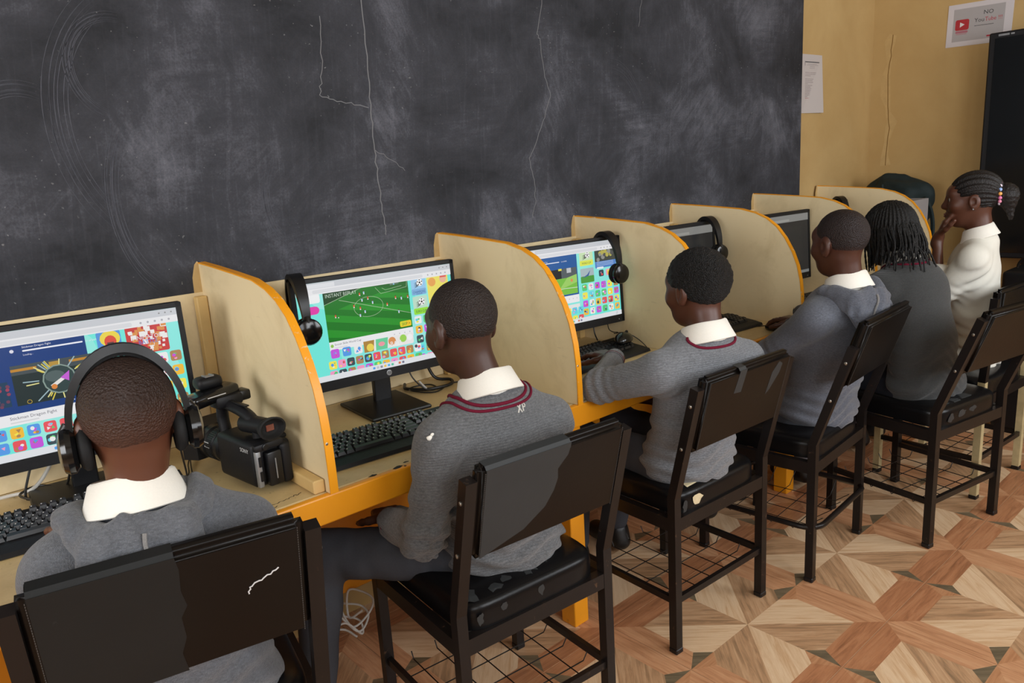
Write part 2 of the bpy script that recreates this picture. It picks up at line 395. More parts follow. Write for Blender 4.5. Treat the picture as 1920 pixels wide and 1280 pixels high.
for k, (wl, c, hw, z0, z1, e, cc) in enumerate(WIN):
    mb = MB(); g = MB(); f_ = .045
    for (a, b, s0, s1) in ((0, z0+f_/2, 2*hw, f_), (0, z1-f_/2, 2*hw, f_), (0, (z0+z1)/2, 2*hw, f_*.7), (-hw+f_/2, (z0+z1)/2, f_, z1-z0), (hw-f_/2, (z0+z1)/2, f_, z1-z0), (0, (z0+z1)/2, f_, z1-z0)):
        if wl == 'left': mb.box((XL-.1, c+a, b), (.04, s0, s1))
        else: mb.box((c+a, YB-.1, b), (s0, .04, s1))
    if wl == 'left': g.box((XL-.1, c, (z0+z1)/2), (.006, 2*hw, z1-z0))
    else: g.box((c, YB-.1, (z0+z1)/2), (2*hw, .006, z1-z0))
    wo = struct(mb.build('window_%d' % (k+1), M['alu'])); g.build('pane', M['glass'], wo)
struct(MB().box(((XL+XR)/2, .1, ZC/2), (XR-XL, .2, ZC)).build('wall_front', M['wall']))
wr = struct(MB().box((XR+.1, YB/2, ZC/2), (.2, -YB, ZC)).build('wall_right', M['wall']))
struct(MB().box(((XL+XR)/2, YB/2, ZC+.05), (XR-XL, -YB, .1)).build('ceiling', M['ceil']))
def ribbon(name, pts, wd, mat, parent, place, th=.0012):
    """a thin raised or filled line on a wall; wd may vary along it"""
    n = len(pts); ws = wd if isinstance(wd, list) else [wd]*n; V = []
    for i, p in enumerate(pts):
        a = pts[max(i-1, 0)]; b = pts[min(i+1, n-1)]; dx, dy = b[0]-a[0], b[1]-a[1]; L = math.hypot(dx, dy) or 1
        nx, ny = -dy/L*ws[i]/2, dx/L*ws[i]/2
        for s_, d in ((-1, 0), (-1, th), (1, th), (1, 0)): V.append(place(p[0]+nx*s_, p[1]+ny*s_, d))
    F = [(4*i+j, 4*i+j+1, 4*i+j+5, 4*i+j+4) for i in range(n-1) for j in range(3)]+[(0, 1, 2, 3), (4*n-4, 4*n-3, 4*n-2, 4*n-1)]
    return MB().add(V, F).build(name, mat, parent)
def jitter(pts, amp, n=5, seed=1):
    r = random.Random(seed); out = []
    for a, b in zip(pts, pts[1:]):
        for k in range(n):
            u = k/n; j = amp if k else 0
            out.append((a[0]+(b[0]-a[0])*u+r.uniform(-j, j), a[1]+(b[1]-a[1])*u+r.uniform(-j, j)))
    return out+[pts[-1]]
pr = lambda y, z, d: (XR-d, y, z)
ribbon('wall_crack', jitter(CRACK_R, .006, 4, 3), .004, M['crack'], wr, pr, .0003)
ribbon('plaster_patch', jitter(CRACK_R, .02, 3, 5), [.045+.02*math.sin(i*1.7) for i in range(len(jitter(CRACK_R, .02, 3, 5)))], M['patch'], wr, pr, .0001)
# floor: grout bed and one object per tile; the printed wood inlay is cut into the tile's face
fl = struct(MB().box(((XL+XR)/2, YB/2, -.0265), (XR-XL, -YB, .05)).build('floor', M['grout']))
P_ = .602; H_ = P_/2-.0012; t_, a_ = .77*H_, .63*H_
tm = MB()
def q(pts, mi): tm.add([(x, y, 0) for x, y in pts], [tuple(range(len(pts)))], mi)
for sx in (1, -1):
    for sy in (1, -1):
        d = 0 if sx*sy > 0 else 1; g = lambda x, y: (x*sx, y*sy)
        ca, cb = (2, 0) if d == 0 else (0, 2)
        q([g(0, 0), g(a_, 0), g(t_, t_-a_), g(t_, t_)], ca+d); q([g(0, 0), g(t_, t_), g(t_-a_, t_), g(0, a_)], cb+d)
        q([g(t_, t_), g(t_, t_-a_), g(H_, 0), g(H_, H_)], 5); q([g(t_, t_), g(H_, H_), g(0, H_), g(t_-a_, t_)], 4)
        q([g(a_, 0), g(H_, 0), g(t_, t_-a_)], 6 if sy > 0 else 7); q([g(0, a_), g(t_-a_, t_), g(0, H_)], 6 if sx > 0 else 7)
c4 = [(-H_, -H_), (H_, -H_), (H_, H_), (-H_, H_)]
tm.add([(x, y, 0) for x, y in c4]+[(x, y, -.008) for x, y in c4], [(i, (i+1) % 4, (i+1) % 4+4, i+4) for i in range(4)], 5)
tmesh = tm.mesh('floor_tile', TM)
for f_ in tmesh.polygons:
    if abs(f_.normal.z) > .5 and f_.normal.z < 0: f_.flip()
TX, TY = 1.463-P_/2, -1.309-P_/2
for i in range(-8, 6):
    for j in range(-6, 4):
        x, y = TX+i*P_, TY+j*P_
        if XL-.2 < x < XR+.2 and YB-.2 < y < .2:
            obj('floor_tile', tmesh, fl, (x, y, 0))

# blackboard painted on the front wall, its cracks and chalk marks
bb = MB().rbox((( XL+3.326)/2, -.006, 1.83), (3.326-XL, .012, 2.3), .004, 1).build('blackboard', M['board'])
tag(bb, 'wide charcoal blackboard wall smeared with chalk dust and thin white cracks', 'blackboard')
pb = lambda x, z, d: (x, -.012-d, z)
for i, (pts, wd) in enumerate(CRACKS): ribbon('crack', jitter(pts, .004, 6, i), wd, M['chalk'], bb, pb, .0008)
for i, (cx_, cz_, rx_, rz_, a0, a1, wd) in enumerate(SWIRLS):
    for k in range(7):
        s_ = 1+.035*k+random.uniform(-.02, .02); pts = [(cx_+rx_*s_*math.cos(a0+(a1-a0)*u/24), cz_+rz_*s_*math.sin(a0+(a1-a0)*u/24)) for u in range(25)]
        ribbon('chalk_swirl', pts, [.5*wd*math.sin(PI*(u+.5)/25)*random.uniform(.3, 1) for u in range(25)], M['chalk2'], bb, pb, .0004)

# ------------------------------------------------------------------ the long computer desk
DX0, DX1, DD, DH = -2.2, 4.15, .651, .745
desk = thing('computer_desk', 'long cream topped computer desk with orange front rail running under the blackboard', 'desk', (0, 0, 0))
MB().rbox(((DX0+DX1)/2, -.014-(DD-.034)/2, DH-.0125), (DX1-DX0, DD-.034, .025), .003, 1).build('desk_top', M['desk'], desk)
mb = MB(); mb.rbox(((DX0+DX1)/2, -DD+.0085, DH-.034), (DX1-DX0, .019, .068), .004, 2); mb.build('front_rail', M['orange'], desk)
MB().rbox(((DX0+DX1)/2, -.016-DD/2+.33, DH+.209), (DX1-DX0, .012, .418), .002, 1, ).build('back_panel', M['cream'], desk)
for x in (-1.75, -.75, .81, 2.13, 3.5):
    MB().rbox((x, -DD+.055, (DH-.06)/2), (.062, .062, DH-.06), .004, 2).build('leg', M['orange'], desk)
    MB().rbox((x, -.06, (DH-.06)/2), (.05, .05, DH-.06), .004, 2).build('leg', M['orange'], desk)
MB().rbox(((DX0+DX1)/2, -.10, .43), (DX1-DX0, .016, .57), .003, 1).build('modesty_panel', M['orange'], desk)
# ink scribbles and chipped spots on the desk
M['ink'] = plain('black_ink', srgb(30, 25, 22), .7)
pd = lambda x, y, d: (x, y, DH+d)
def scribble(x0, x1, y, seed, amp=.004, n=46):
    r = random.Random(seed); pts = [(x0+(x1-x0)*i/n, y+r.uniform(-amp, amp)+.02*(i/n)) for i in range(n+1)]
    ribbon('ink_scribble', pts, [r.choice([.0004, .0014, .0022]) for _ in pts], M['ink'], desk, pd, .0004)
scribble(-.20, -.05, -.61, 1); scribble(-.19, -.12, -.635, 2, .006, 14)
for k, (x, y, s_) in enumerate(((.115, -.632, .016), (.185, -.636, .022), (.215, -.622, .012), (.2, -.642, .009))):
    r = random.Random(k+40); MB().prism([(x+s_*r.uniform(.3, 1)*math.cos(a*PI/4), y+.5*s_*r.uniform(.3, 1)*math.sin(a*PI/4)) for a in range(8)], DH, DH+.0004, 'z').build('paint_chip', M['ink'], desk)

# ------------------------------------------------------------------ partitions
PX = [0.0, .819, 1.503, 2.152, 2.85, 3.535]
prof = [(-.014, 1.242), (-.12, 1.236), (-.25, 1.227), (-.37, 1.217), (-.44, 1.200), (-.49, 1.178), (-.535, 1.145), (-.572, 1.100), (-.605, 1.045), (-.628, .990), (-.642, .930), (-.649, .870), (-.651, .80), (-.651, .7455)]
labels = ['cream desk partition with chipped orange edge beside the camcorder', 'cream desk partition between the boy with the stitched collar and the boy typing',
          'cream desk partition right of the screen showing the world cup game', 'cream desk partition nearest the hand on the mouse', 'cream desk partition behind the boy in the hooded top at the mouse',
          'farthest cream desk partition in front of the dark green bag']
for i, x in enumerate(PX):
    p = thing('desk_partition', labels[i], 'partition', (x, 0, DH), 0, 'curved partitions along the desk')
    th = .018; loc = [(a, b-DH) for a, b in prof]
    MB().prism([(-.014, .0005)]+loc[:-1]+[(-.648, .0005)], -th/2, th/2, 'x').build('panel', M['cream'], p)
    # orange painted edge strip wrapped on the curved rim
    V = []; e = .0035
    for k, (a, b) in enumerate(loc):
        a0, b0 = loc[max(k-1, 0)]; a1, b1 = loc[min(k+1, len(loc)-1)]; dx, dy = a1-a0, b1-b0; L = math.hypot(dx, dy); nx, ny = -dy/L, dx/L
        if ny < 0 and nx > 0: nx, ny = -nx, -ny
        if k == len(loc)-1: nx, ny = -1, 0
        sg = -1 if (nx*-.3+ny*.7) < 0 else 1
        nx, ny = nx*sg, ny*sg
        V += [(-th/2-.001, a, b), (-th/2-.001, a+nx*e, b+ny*e), (th/2+.001, a+nx*e, b+ny*e), (th/2+.001, a, b)]
    F = [(4*k+j, 4*k+(j+1) % 4, 4*k+4+(j+1) % 4, 4*k+4+j) for k in range(len(loc)-1) for j in range(4)]+[(0, 1, 2, 3), tuple(len(V)-4+j for j in range(4))]
    MB().add(V, F).build('edge_strip', M['orange_edge'], p, smooth=True, angle=.6)
    MB().rbox((-.025, -.036, .205), (.03, .026, .41), .003, 1).build('batten', M['mdf'], p)
    if i < 1: MB().rbox((-.024, -.40, .0165), (.028, .46, .032), .003, 1).build('cleat', M['mdf'], p)
    for zz in (.03, .33): MB().lathe([(.004, 0), (.004, .002), (.002, .003)], (-.004, -.6505, zz if zz < .1 else .12), Matrix.Rotation(PI/2, 3, 'X'), 8).build('screw', M['steel'], p)
    # chipped plaster where the panel meets the wall
    r = random.Random(i+90)
    MB().prism([(-.03+r.uniform(-.006, .006), .36), (.004, .35), (.012, .46), (.006+r.uniform(0, .006), .494), (.001, .497+r.uniform(0, .006)), (-.006, .497), (-.012, .500+r.uniform(0, .006)), (-.020, .495), (-.03, .46)], -.0142, -.0122, 'y').build('filler_smear', M['patch'], p)

# ------------------------------------------------------------------ chairs
RX = lambda a: Matrix.Rotation(a, 3, 'X')
RY = lambda a: Matrix.Rotation(a, 3, 'Y')
RZ = lambda a: Matrix.Rotation(a, 3, 'Z')
HW, TB = .2175, .0135            # half spacing of legs, half tube
YR, YF = -.205, .20              # rear and front legs
ZBEND, ZTOP, LEAN = .50, .84, .085
def chair_meshes():
    D = {}
    def rear(sx, k=1.0): return MB().tube([(sx*HW, YR, .006), (sx*HW, YR, ZBEND), (sx*HW, YR-LEAN*k, ZTOP)], TB, square=True, up=(1, 0, 0)).mesh('rear_leg', M['frame'])
    D['rl'], D['rr'] = rear(-1), rear(1); D['rear'] = rear
    D['fl'] = MB().tube([(-HW, YF, .006), (-HW, YF, .43)], TB, square=True, up=(1, 0, 0)).mesh('front_leg', M['frame'])
    D['fr'] = MB().tube([(HW, YF, .006), (HW, YF, .43)], TB, square=True, up=(1, 0, 0)).mesh('front_leg', M['frame'])
    D['frame'] = (MB().box((0, YR, .415), (2*HW-.027, .025, .04)).box((0, YF, .415), (2*HW-.027, .025, .04))
                  .box((-HW, (YR+YF)/2, .415), (.025, YF-YR-.027, .04)).box((HW, (YR+YF)/2, .415), (.025, YF-YR-.027, .04))).mesh('seat_frame', M['frame'])
    V = []; F = []; NR = 48; lev = [(1.0, -.031), (1.0, .008), (.995, .018), (.98, .0255), (.955, .031), (.92, .0345), (.85, .0375), (.7, .0405), (.45, .0425), (.2, .043)]
    for s_, z in lev:
        for k in range(NR):
            a = 2*PI*k/NR; ca, sa = math.cos(a), math.sin(a); e = 2/7 if s_ > .8 else 2/(3+4*s_)
            V.append((.2035*s_*math.copysign(abs(ca)**e, ca), .215*s_*math.copysign(abs(sa)**e, sa)+.005, .4665+z))
    F = [(i*NR+k, i*NR+(k+1) % NR, (i+1)*NR+(k+1) % NR, (i+1)*NR+k) for i in range(len(lev)-1) for k in range(NR)]+[tuple(range(NR)), tuple(range((len(lev)-1)*NR, len(lev)*NR))]
    D['seat'] = MB().add(V, F).mesh('seat', M['vinyl'], True, 1.0)
    ang = math.atan2(LEAN, ZTOP-ZBEND)
    bm = bmesh.new(); bmesh.ops.create_cube(bm, size=1); bmesh.ops.scale(bm, vec=(2*HW-2*TB-.002, .042, .235), verts=bm.verts)
    bmesh.ops.bevel(bm, geom=bm.edges[:], offset=.014, segments=4, affect='EDGES')
    D['back'] = MB().bm(bm).mesh('backrest', M['vinyl_back'], True)
    D['ang'] = ang
    D['rail_l'] = MB().box((-HW, (YR+YF)/2, .17), (.014, YF-YR-.027, .02)).mesh('stretcher', M['frame'])
    D['rail_r'] = MB().box((HW, (YR+YF)/2, .17), (.014, YF-YR-.027, .02)).mesh('stretcher', M['frame'])
    D['rail_b'] = MB().box((0, YR, .17), (2*HW-.027, .014, .02)).mesh('stretcher', M['frame'])
    mb = MB()
    for k in range(5): x = -.15+.075*k; mb.tube([(x, YR+.005, .165), (x, YR+.02, .145), (x, YF-.02, .145), (x, YF-.01, .165)], .0018, 5)
    for k in range(4): y = -.13+.085*k; mb.tube([(-HW+.004, y, .165), (-HW+.02, y, .142), (HW-.02, y, .142), (HW-.004, y, .165)], .0018, 5)
    D['rack'] = mb.mesh('wire_rack', M['wire'])
    loop = []
    for (cx_, cy_, a) in ((HW-.05, YR-.01+.05, -PI/2), (HW-.05, YF-.05, 0), (-HW+.05, YF-.05, PI/2), (-HW+.05, YR-.01+.05, PI)):
        loop += [(cx_+.064*math.cos(a+k*PI/10), cy_+.064*math.sin(a+k*PI/10), .2) for k in range(6)]
    D['hoop'] = MB().tube(loop, .010, 8, True).mesh('stretcher', M['frame'], True)
    mb = MB()
    for k in range(4): x = -.12+.08*k; mb.tube([(x, YR+.0, .195), (x, YR+.05, .155), (x, YF-.05, .155), (x, YF, .195)], .0015, 5)
    for k in range(4): y = -.12+.08*k; mb.tube([(-HW, y, .195), (-HW+.05, y, .152), (HW-.05, y, .152), (HW, y, .195)], .0015, 5)
    D['rack2'] = mb.mesh('wire_rack', M['wire'])
    D['bolt'] = MB().lathe([(.005, 0), (.005, .002), (.0025, .0035)], (0, 0, 0), RY(-PI/2), 10).mesh('bolt', M['steel'])
    mb = MB()
    for sx in (-1, 1):
        for k in range(46): mb.box((sx*.19, 0, -.105+.21*k/45), (.0012, .0012, .0026))
    D['stitch'] = mb.mesh('stitching', M['stitch'])
    D['foot'] = MB().rbox((0, 0, .009), (.031, .031, .018), .003, 1).mesh('foot', M['plastic'])
    return D
CH = chair_meshes()
def chair(label, x, y, rz, patches=(), tears=(), hoop=False, cream=False, backz=.0, scuffs=(), sz=1.0, lean=1.0, tape='tape', side=()):
    """x, y: floor point midway between the rear feet"""
    d = Vector((0, -YR, 0)); d.rotate(Euler((0, 0, rz)))
    c = thing('padded_chair', label, 'chair', (x+d.x, y+d.y, 0), rz, 'black padded chairs along the desk'); c.scale = (1, 1, sz)
    legs = {}
    for k, nm in (('rl', 'rear_leg'), ('rr', 'rear_leg'), ('fl', 'front_leg'), ('fr', 'front_leg')):
        me = CH[k] if lean == 1 or k[0] == 'f' else CH['rear'](-1 if k == 'rl' else 1, lean)
        if cream:
            me = me.copy(); me.materials.append(M['cream_leg'])
            for f_ in me.polygons: f_.material_index = 1 if f_.center.z < .45 else 0
        legs[k] = obj(nm, me, c)
        sx = -1 if k[1] == 'l' else 1
        obj('foot', CH['foot'], legs[k], (sx*HW, YR if k[0] == 'r' else YF, 0))
    obj('seat_frame', CH['frame'], c); seat = obj('seat', CH['seat'], c)
    ang = math.atan2(LEAN*lean, ZTOP-ZBEND); bz = .755+backz
    by = YR-LEAN*lean*(bz-ZBEND)/(ZTOP-ZBEND)
    b = obj('backrest', CH['back'], c, (0, by, bz), (ang, 0, 0))
    b.modifiers.new('weighted_normals', 'WEIGHTED_NORMAL').keep_sharp = True
    obj('stitching', CH['stitch'], b, (0, -.0212, 0))['kind'] = 'stuff'
    for s_ in (-1, 1):
        for zz in (.66, .79):
            yy = YR-LEAN*lean*(zz-ZBEND)/(ZTOP-ZBEND)
            o = obj('bolt', CH['bolt'], legs['rl' if s_ < 0 else 'rr'], (s_*(HW+TB), yy, zz)); o.rotation_euler = (0, 0, 0 if s_ < 0 else PI)
    if hoop: obj('stretcher', CH['hoop'], c); obj('wire_rack', CH['rack2'], c)
    else:
        for k in ('rail_l', 'rail_r', 'rail_b'): obj('stretcher', CH[k], c)
        obj('wire_rack', CH['rack'], c)
    for pts in patches:          # strips of tape stuck over the backrest's rear face (x, z in panel space)
        mb = MB(); n = len(pts)
        V = [(p[0], -.0210, p[1]) for p in pts]+[(p[0], -.0216, p[1]) for p in pts]
        mb.add(V, [tuple(range(n)), tuple(range(2*n-1, n-1, -1))]+[(i, (i+1) % n, (i+1) % n+n, i+n) for i in range(n)])
        if max(p[1] for p in pts) > .10:                      # the tape is folded over the top
            xs = [p[0] for p in pts if p[1] > .095]; x0, x1 = min(xs), max(xs)
            A = [(-.0216, .10), (-.0195, .1105), (-.0118, .1181), (.010, .1182)]
            Vt = [(xx, a, b_) for a, b_ in A for xx in (x0, x1)]; mb.add(Vt, [(2*k, 2*k+1, 2*k+3, 2*k+2) for k in range(len(A)-1)])
        mb.build('tape_patch', M[tape], b)
    for k, (px_, py_, s_, mt) in enumerate(tears):
        r = random.Random(k*7+int(px_*1000)); pts = []
        for a in range(12): rr = s_*r.uniform(.55, 1.05); pts.append((px_+rr*math.cos(a*PI/6), py_+rr*math.sin(a*PI/6)))
        hh = lambda u, v_: .4665+.043-.010*max(abs(u)/.2035, abs(v_-.005)/.215)**3-.9*max(0, abs(v_-.005)-.19)**1.0*.6
        n = len(pts); V = [(p[0], p[1], hh(*p)+.0012) for p in pts]+[(px_, py_, hh(px_, py_)+.0015)]
        MB().add(V, [(i, (i+1) % n, n) for i in range(n)]).build('worn_spot', M[mt], seat)
    for k, (px_, pz_, sx_, sz_, mt) in enumerate(side):          # tears on the seat's rear face
        r = random.Random(k*5+int(px_*1000)); V = [(px_, -.2112, pz_)]
        for a in range(14): rr = r.uniform(.6, 1.05); V.append((px_+sx_*rr*math.cos(a*PI/7), -.2106-.0, min(.480, pz_+sz_*rr*math.sin(a*PI/7))))
        MB().add(V, [(0, i+1, (i+1) % 14+1) for i in range(14)]).build('torn_spot', M[mt], seat)
    for pts in scuffs:
        ribbon('scuff', jitter(pts, .002, 5, 4), .0022, M['keymark'], b, lambda u, v_, d_: (u, -.0215-d_, v_), .0008)
    return c
rag = lambda x0, x1, z0, z1, s_=1: [(x0, z0), (x1-.02, z0), (x1-.008, z0+.3*(z1-z0)), (x1-.016, z0+.5*(z1-z0)), (x1+.004, z0+.7*(z1-z0)), (x1, z1), (x0, z1)]
chair('black chair with taped backrest and a white scuff under the boy in headphones', -.425, -.895, math.radians(-11.6), sz=1.045, tape='tape_dark', patches=[[(-.188, -.108), (.0, -.108), (-.006, -.07), (.004, -.04), (.001, .0), (.012, .02), (.006, .05), (.008, .09), (.004, .113), (-.188, .113)]], scuffs=[[(.105, .005), (.107, .018), (.13, .028), (.155, .04)]])
chair('black chair with a large grey tape patch on its backrest and worn seat edge', .337, -.948, math.radians(-5),
      patches=[[(-.188, -.108), (-.075, -.075), (-.02, -.035), (.0, .0), (.008, .03), (.004, .055), (.03, .085), (.035, .113), (-.188, .113)]],
      tears=[(-.165, -.17, .026, 'tape'), (-.10, -.18, .024, 'tape'), (-.06, -.165, .016, 'tape'), (.01, -.17, .028, 'tape'), (.06, -.155, .018, 'tape'), (.05, -.10, .016, 'tape')], side=[(-.165, .466, .010, .018, 'tape'), (-.10, .470, .012, .012, 'tape'), (.01, .468, .010, .016, 'tape')])
chair('black chair with yellow foam showing through its torn seat under the typing boy', 1.117, -.9385, math.radians(-2.8),
      patches=[[(-.07, .045), (-.035, .042), (-.028, .113), (-.06, .113)], [(.10, .0), (.115, .01), (.15, .06), (.155, .09), (.135, .10), (.11, .07)]], tears=[(-.115, -.185, .024, 'foam')], side=[(-.115, .466, .026, .022, 'foam'), (-.175, .46, .012, .024, 'tape')])
chair('black chair with a curved tube stretcher under the boy holding the mouse', 1.743, -1.009, math.radians(4.4), hoop=True, backz=.055, lean=1.35)
chair('black chair with a scuffed seat edge under the girl with thin braids', 2.232, -1.2645, math.radians(-10.8), sz=1.035, lean=1.55, tears=[(-.12, -.18, .03, 'tape'), (-.05, -.185, .03, 'tape'), (.02, -.18, .035, 'tape')], side=[(-.13, .462, .022, .018, 'tape'), (-.06, .466, .03, .014, 'tape'), (.01, .468, .026, .012, 'tape')])
chair('chair with cream painted legs under the girl in the white blouse', 2.7675, -1.2255, math.radians(-4.4), cream=True, lean=.25)

# ------------------------------------------------------------------ monitors
MW, MH = .545, .335
def icon(P, x, y, s_, r):
    pal = [(.85, .1, .12), (.95, .55, .05), (.1, .35, .85), (.1, .65, .2), (.6, .1, .75), (.95, .85, .1), (.05, .08, .1), (.9, .9, .9), (.95, .35, .6), (.15, .7, .85), (.45, .25, .1)]
    zz = P.z; bg = r.choice(pal); P.rrect(x, y, x+s_, y+s_, bg, s_*.2)
    for _ in range(r.randint(3, 5)):
        c = r.choice(pal); u, v_ = r.uniform(.25, .75), r.uniform(.2, .75); k = r.uniform(.1, .24)*s_
        if r.random() < .5: P.disc(x+u*s_, y+v_*s_, k, c, k*r.uniform(.6, 1.1), 8)
        else:
            a = r.uniform(0, 3); P.poly([(x+u*s_+k*math.cos(a+j*2.1), y+v_*s_+k*math.sin(a+j*2.1)) for j in range(3)], c)
    P.z = zz
AQ, AQ2, WH, DB = (.18, .86, .76), (.55, .93, .90), (.90, .90, .92), (.006, .045, .21)
def base_page(P, W, H, bar=True):
    P.rect(0, 0, W, H, AQ)
    for k in range(18): P.disc(random.uniform(0, W), random.uniform(0, H), random.uniform(.02, .07), tuple(a+(b-a)*random.uniform(.1, .5) for a, b in zip(AQ, AQ2)), None, 12)
def bars(P, W, H):
    P.rect(0, H-.017, W, H, (.62, .64, .68)); P.rect(.01, H-.016, .12, H-.004, (.78, .79, .82)); P.rect(0, H-.034, W, H-.017, (.86, .86, .88))
    P.rrect(.05, H-.031, W*.8, H-.021, (.74, .75, .78), .004)
    for k in range(3): P.disc(W-.012-.014*k, H-.0085, .002, (.3, .3, .3))
    for k in range(5): P.disc(W-.02-.016*k, H-.0255, .0026, (.45, .45, .5))
    P.rect(0, 0, W, .017, (.80, .82, .86))
    for k in range(9): P.rrect(W*.40+k*.0125, .005, W*.40+k*.0125+.008, .012, [(.1, .4, .9), (.6, .6, .65), (.3, .3, .35), (.9, .6, .1), (.1, .5, .9), (.1, .6, .4), (.9, .9, .95), (.7, .2, .1), (.2, .2, .3)][k], .002)
    P.text('10:42', W-.03, .0095, .005, (.2, .2, .2)); P.text('4/10', W-.03, .004, .005, (.2, .2, .2))
def football(P, x, y, s_, c=(.02, .02, .02)):
    P.disc(x, y, s_, (.95, .95, .95), None, 14); P.disc(x, y, s_*.32, c, None, 5)
    for k in range(5): a = k*2*PI/5+.3; P.disc(x+s_*.72*math.cos(a), y+s_*.72*math.sin(a), s_*.2, c, None, 6)
def cup_card(P, x, y, wd, ht, top, bot, txt, tc=(.03, .06, .05)):
    P.rrect(x, y, x+wd, y+ht, top, .004); P.rrect(x, y, x+wd, y+ht*.34, bot, .004)
    for k in range(4): P.poly([(x+wd*.5, y+ht*(.50+.06*k)), (x+wd*.18, y+ht*(.38+.09*k)), (x+wd*.46, y+ht*(.56+.06*k))], (.03, .03, .04))
    football(P, x+wd*.6, y+ht*.68, ht*.2); P.text(txt, x+wd/2, y+ht*.1, ht*.19, tc, 'CENTER', .72)
def stickman_screen(W, H):
    P = Paint(); base_page(P, W, H); r = random.Random(5); X1 = W*.60; Y0, Y1 = H*.36, H*.905
    P.rect(.0, Y0-.026, X1, Y0, WH); P.text('Stickman Dragon Fight', .215-.08, Y0-.013, .010, (.12, .12, .16)); P.rect(.135, Y0-.021, .19, Y0-.0185, (.7, .7, .72))
    P.rect(.0, Y0, X1, Y1, DB); P.disc(.165, Y1-.018, .004, (.8, .8, .9)); P.text('Stickman Dragon Fight', .185, Y1-.014, .0062, (.85, .87, .95))
    P.rrect(.185, Y1-.022, .305, Y1-.0185, (.9, .92, 1), .0015); P.text('21 of 56MB', .31, Y1-.022, .0058, (.85, .87, .95)); P.text('Loading...', .185, Y1-.031, .0052, (.8, .8, .9))
    P.rect(.10, Y0+.018, .145, Y0+.075, (.01, .05, .11))
    for k in range(14): P.disc(r.uniform(.10, .145), r.uniform(Y0+.02, Y0+.07), .004, (r.uniform(.1, .4), .05, .1), None, 6)
    gx0, gy0, gx1, gy1 = .155, Y0+.016, .325, Y0+.108; P.rect(gx0, gy0, gx1, gy1, (.012, .028, .03)); P.rect(gx0, gy1-.022, gx1, gy1, (.06, .08, .09))
    P.rect(gx0, gy1-.014, gx0+.05, gy1-.008, (.55, .25, .03)); P.rect(gx1-.055, gy1-.012, gx1-.006, gy1-.006, (.55, .25, .03)); P.rect(gx0+.075, gy1-.016, gx0+.095, gy1-.004, (.5, .3, .05))
    cx_, cy_ = .245, Y0+.062
    for k in range(26):
        a = r.uniform(0, 2*PI); r0, r1 = r.uniform(.036, .05), r.uniform(.06, .085); c = r.choice([(.75, .62, .08), (.8, .75, .3), (.35, .5, .55)])
        f0 = lambda q_: (min(gx1, max(gx0, cx_+q_*math.cos(a))), min(gy1, max(gy0, cy_+.62*q_*math.sin(a)))); P.line([f0(r0), f0(r1)], .0025, c)
    P.disc(cx_, cy_, .034, (.25, .34, .30)); P.disc(cx_, cy_, .031, (.03, .06, .06)); P.disc(cx_-.008, cy_+.008, .02, (.09, .13, .13), .013)
    P.poly([(cx_-.02, cy_-.012), (cx_+.01, cy_+.006), (cx_+.016, cy_+.001), (cx_-.014, cy_-.018)], (.85, .83, .8)); P.poly([(cx_+.002, cy_+.002), (cx_+.022, cy_+.016), (cx_+.018, cy_-.008)], (.6, .12, .7))
    P.disc(cx_-.013, cy_-.016, .006, (.75, .25, .05)); P.disc(gx0+.024, gy0+.006, .005, (.5, .35, .05)); P.disc(gx0+.024, gy0+.006, .0038, (.02, .03, .03))
    for k in range(6): P.disc(.262+.004*k, Y0+.008, .0012, (.7, .75, .9))
    # large cards at top right: plain generic art
    P.rrect(W*.645, H*.70, W*.745, H*.885, (.10, .32, .75), .004); P.disc(W*.70, H*.825, .022, (.9, .72, .08), .019); P.disc(W*.70, H*.80, .013, (.75, .08, .05), .015); P.rect(W*.685, H*.78, W*.713, H*.795, (.12, .05, .05))
    P.poly([(W*.665, H*.705), (W*.735, H*.705), (W*.72, H*.77), (W*.68, H*.77)], (.75, .1, .06)); P.disc(W*.735, H*.73, .008, (.8, .5, .05))
    P.rrect(W*.765, H*.655, W*.945, H*.89, (.62, .05, .05), .004)
    for k in range(70):
        x, y = r.uniform(W*.768, W*.925), r.uniform(H*.66, H*.865); s_ = r.choice([.006, .009, .012]); P.rect(x, y, x+s_, y+s_, r.choice([(.9, .88, .86), (.9, .88, .86), (.55, .04, .05), (.75, .3, .08)]))
    P.text('ANIMATOR', W*.856, H*.775, .014, (.85, .85, .9), 'CENTER', .9); P.text('BATTLE', W*.856, H*.735, .014, (.15, .2, .6), 'CENTER', .9)
    for i in range(6):
        for j in range(6): icon(P, W*.635+i*.0315, H*.55-j*.0365, .026, r)
    for j in range(3):
        for i in range(10): icon(P, .0+i*.0325, Y0-.056-j*.0305, .0255, r)
    return P
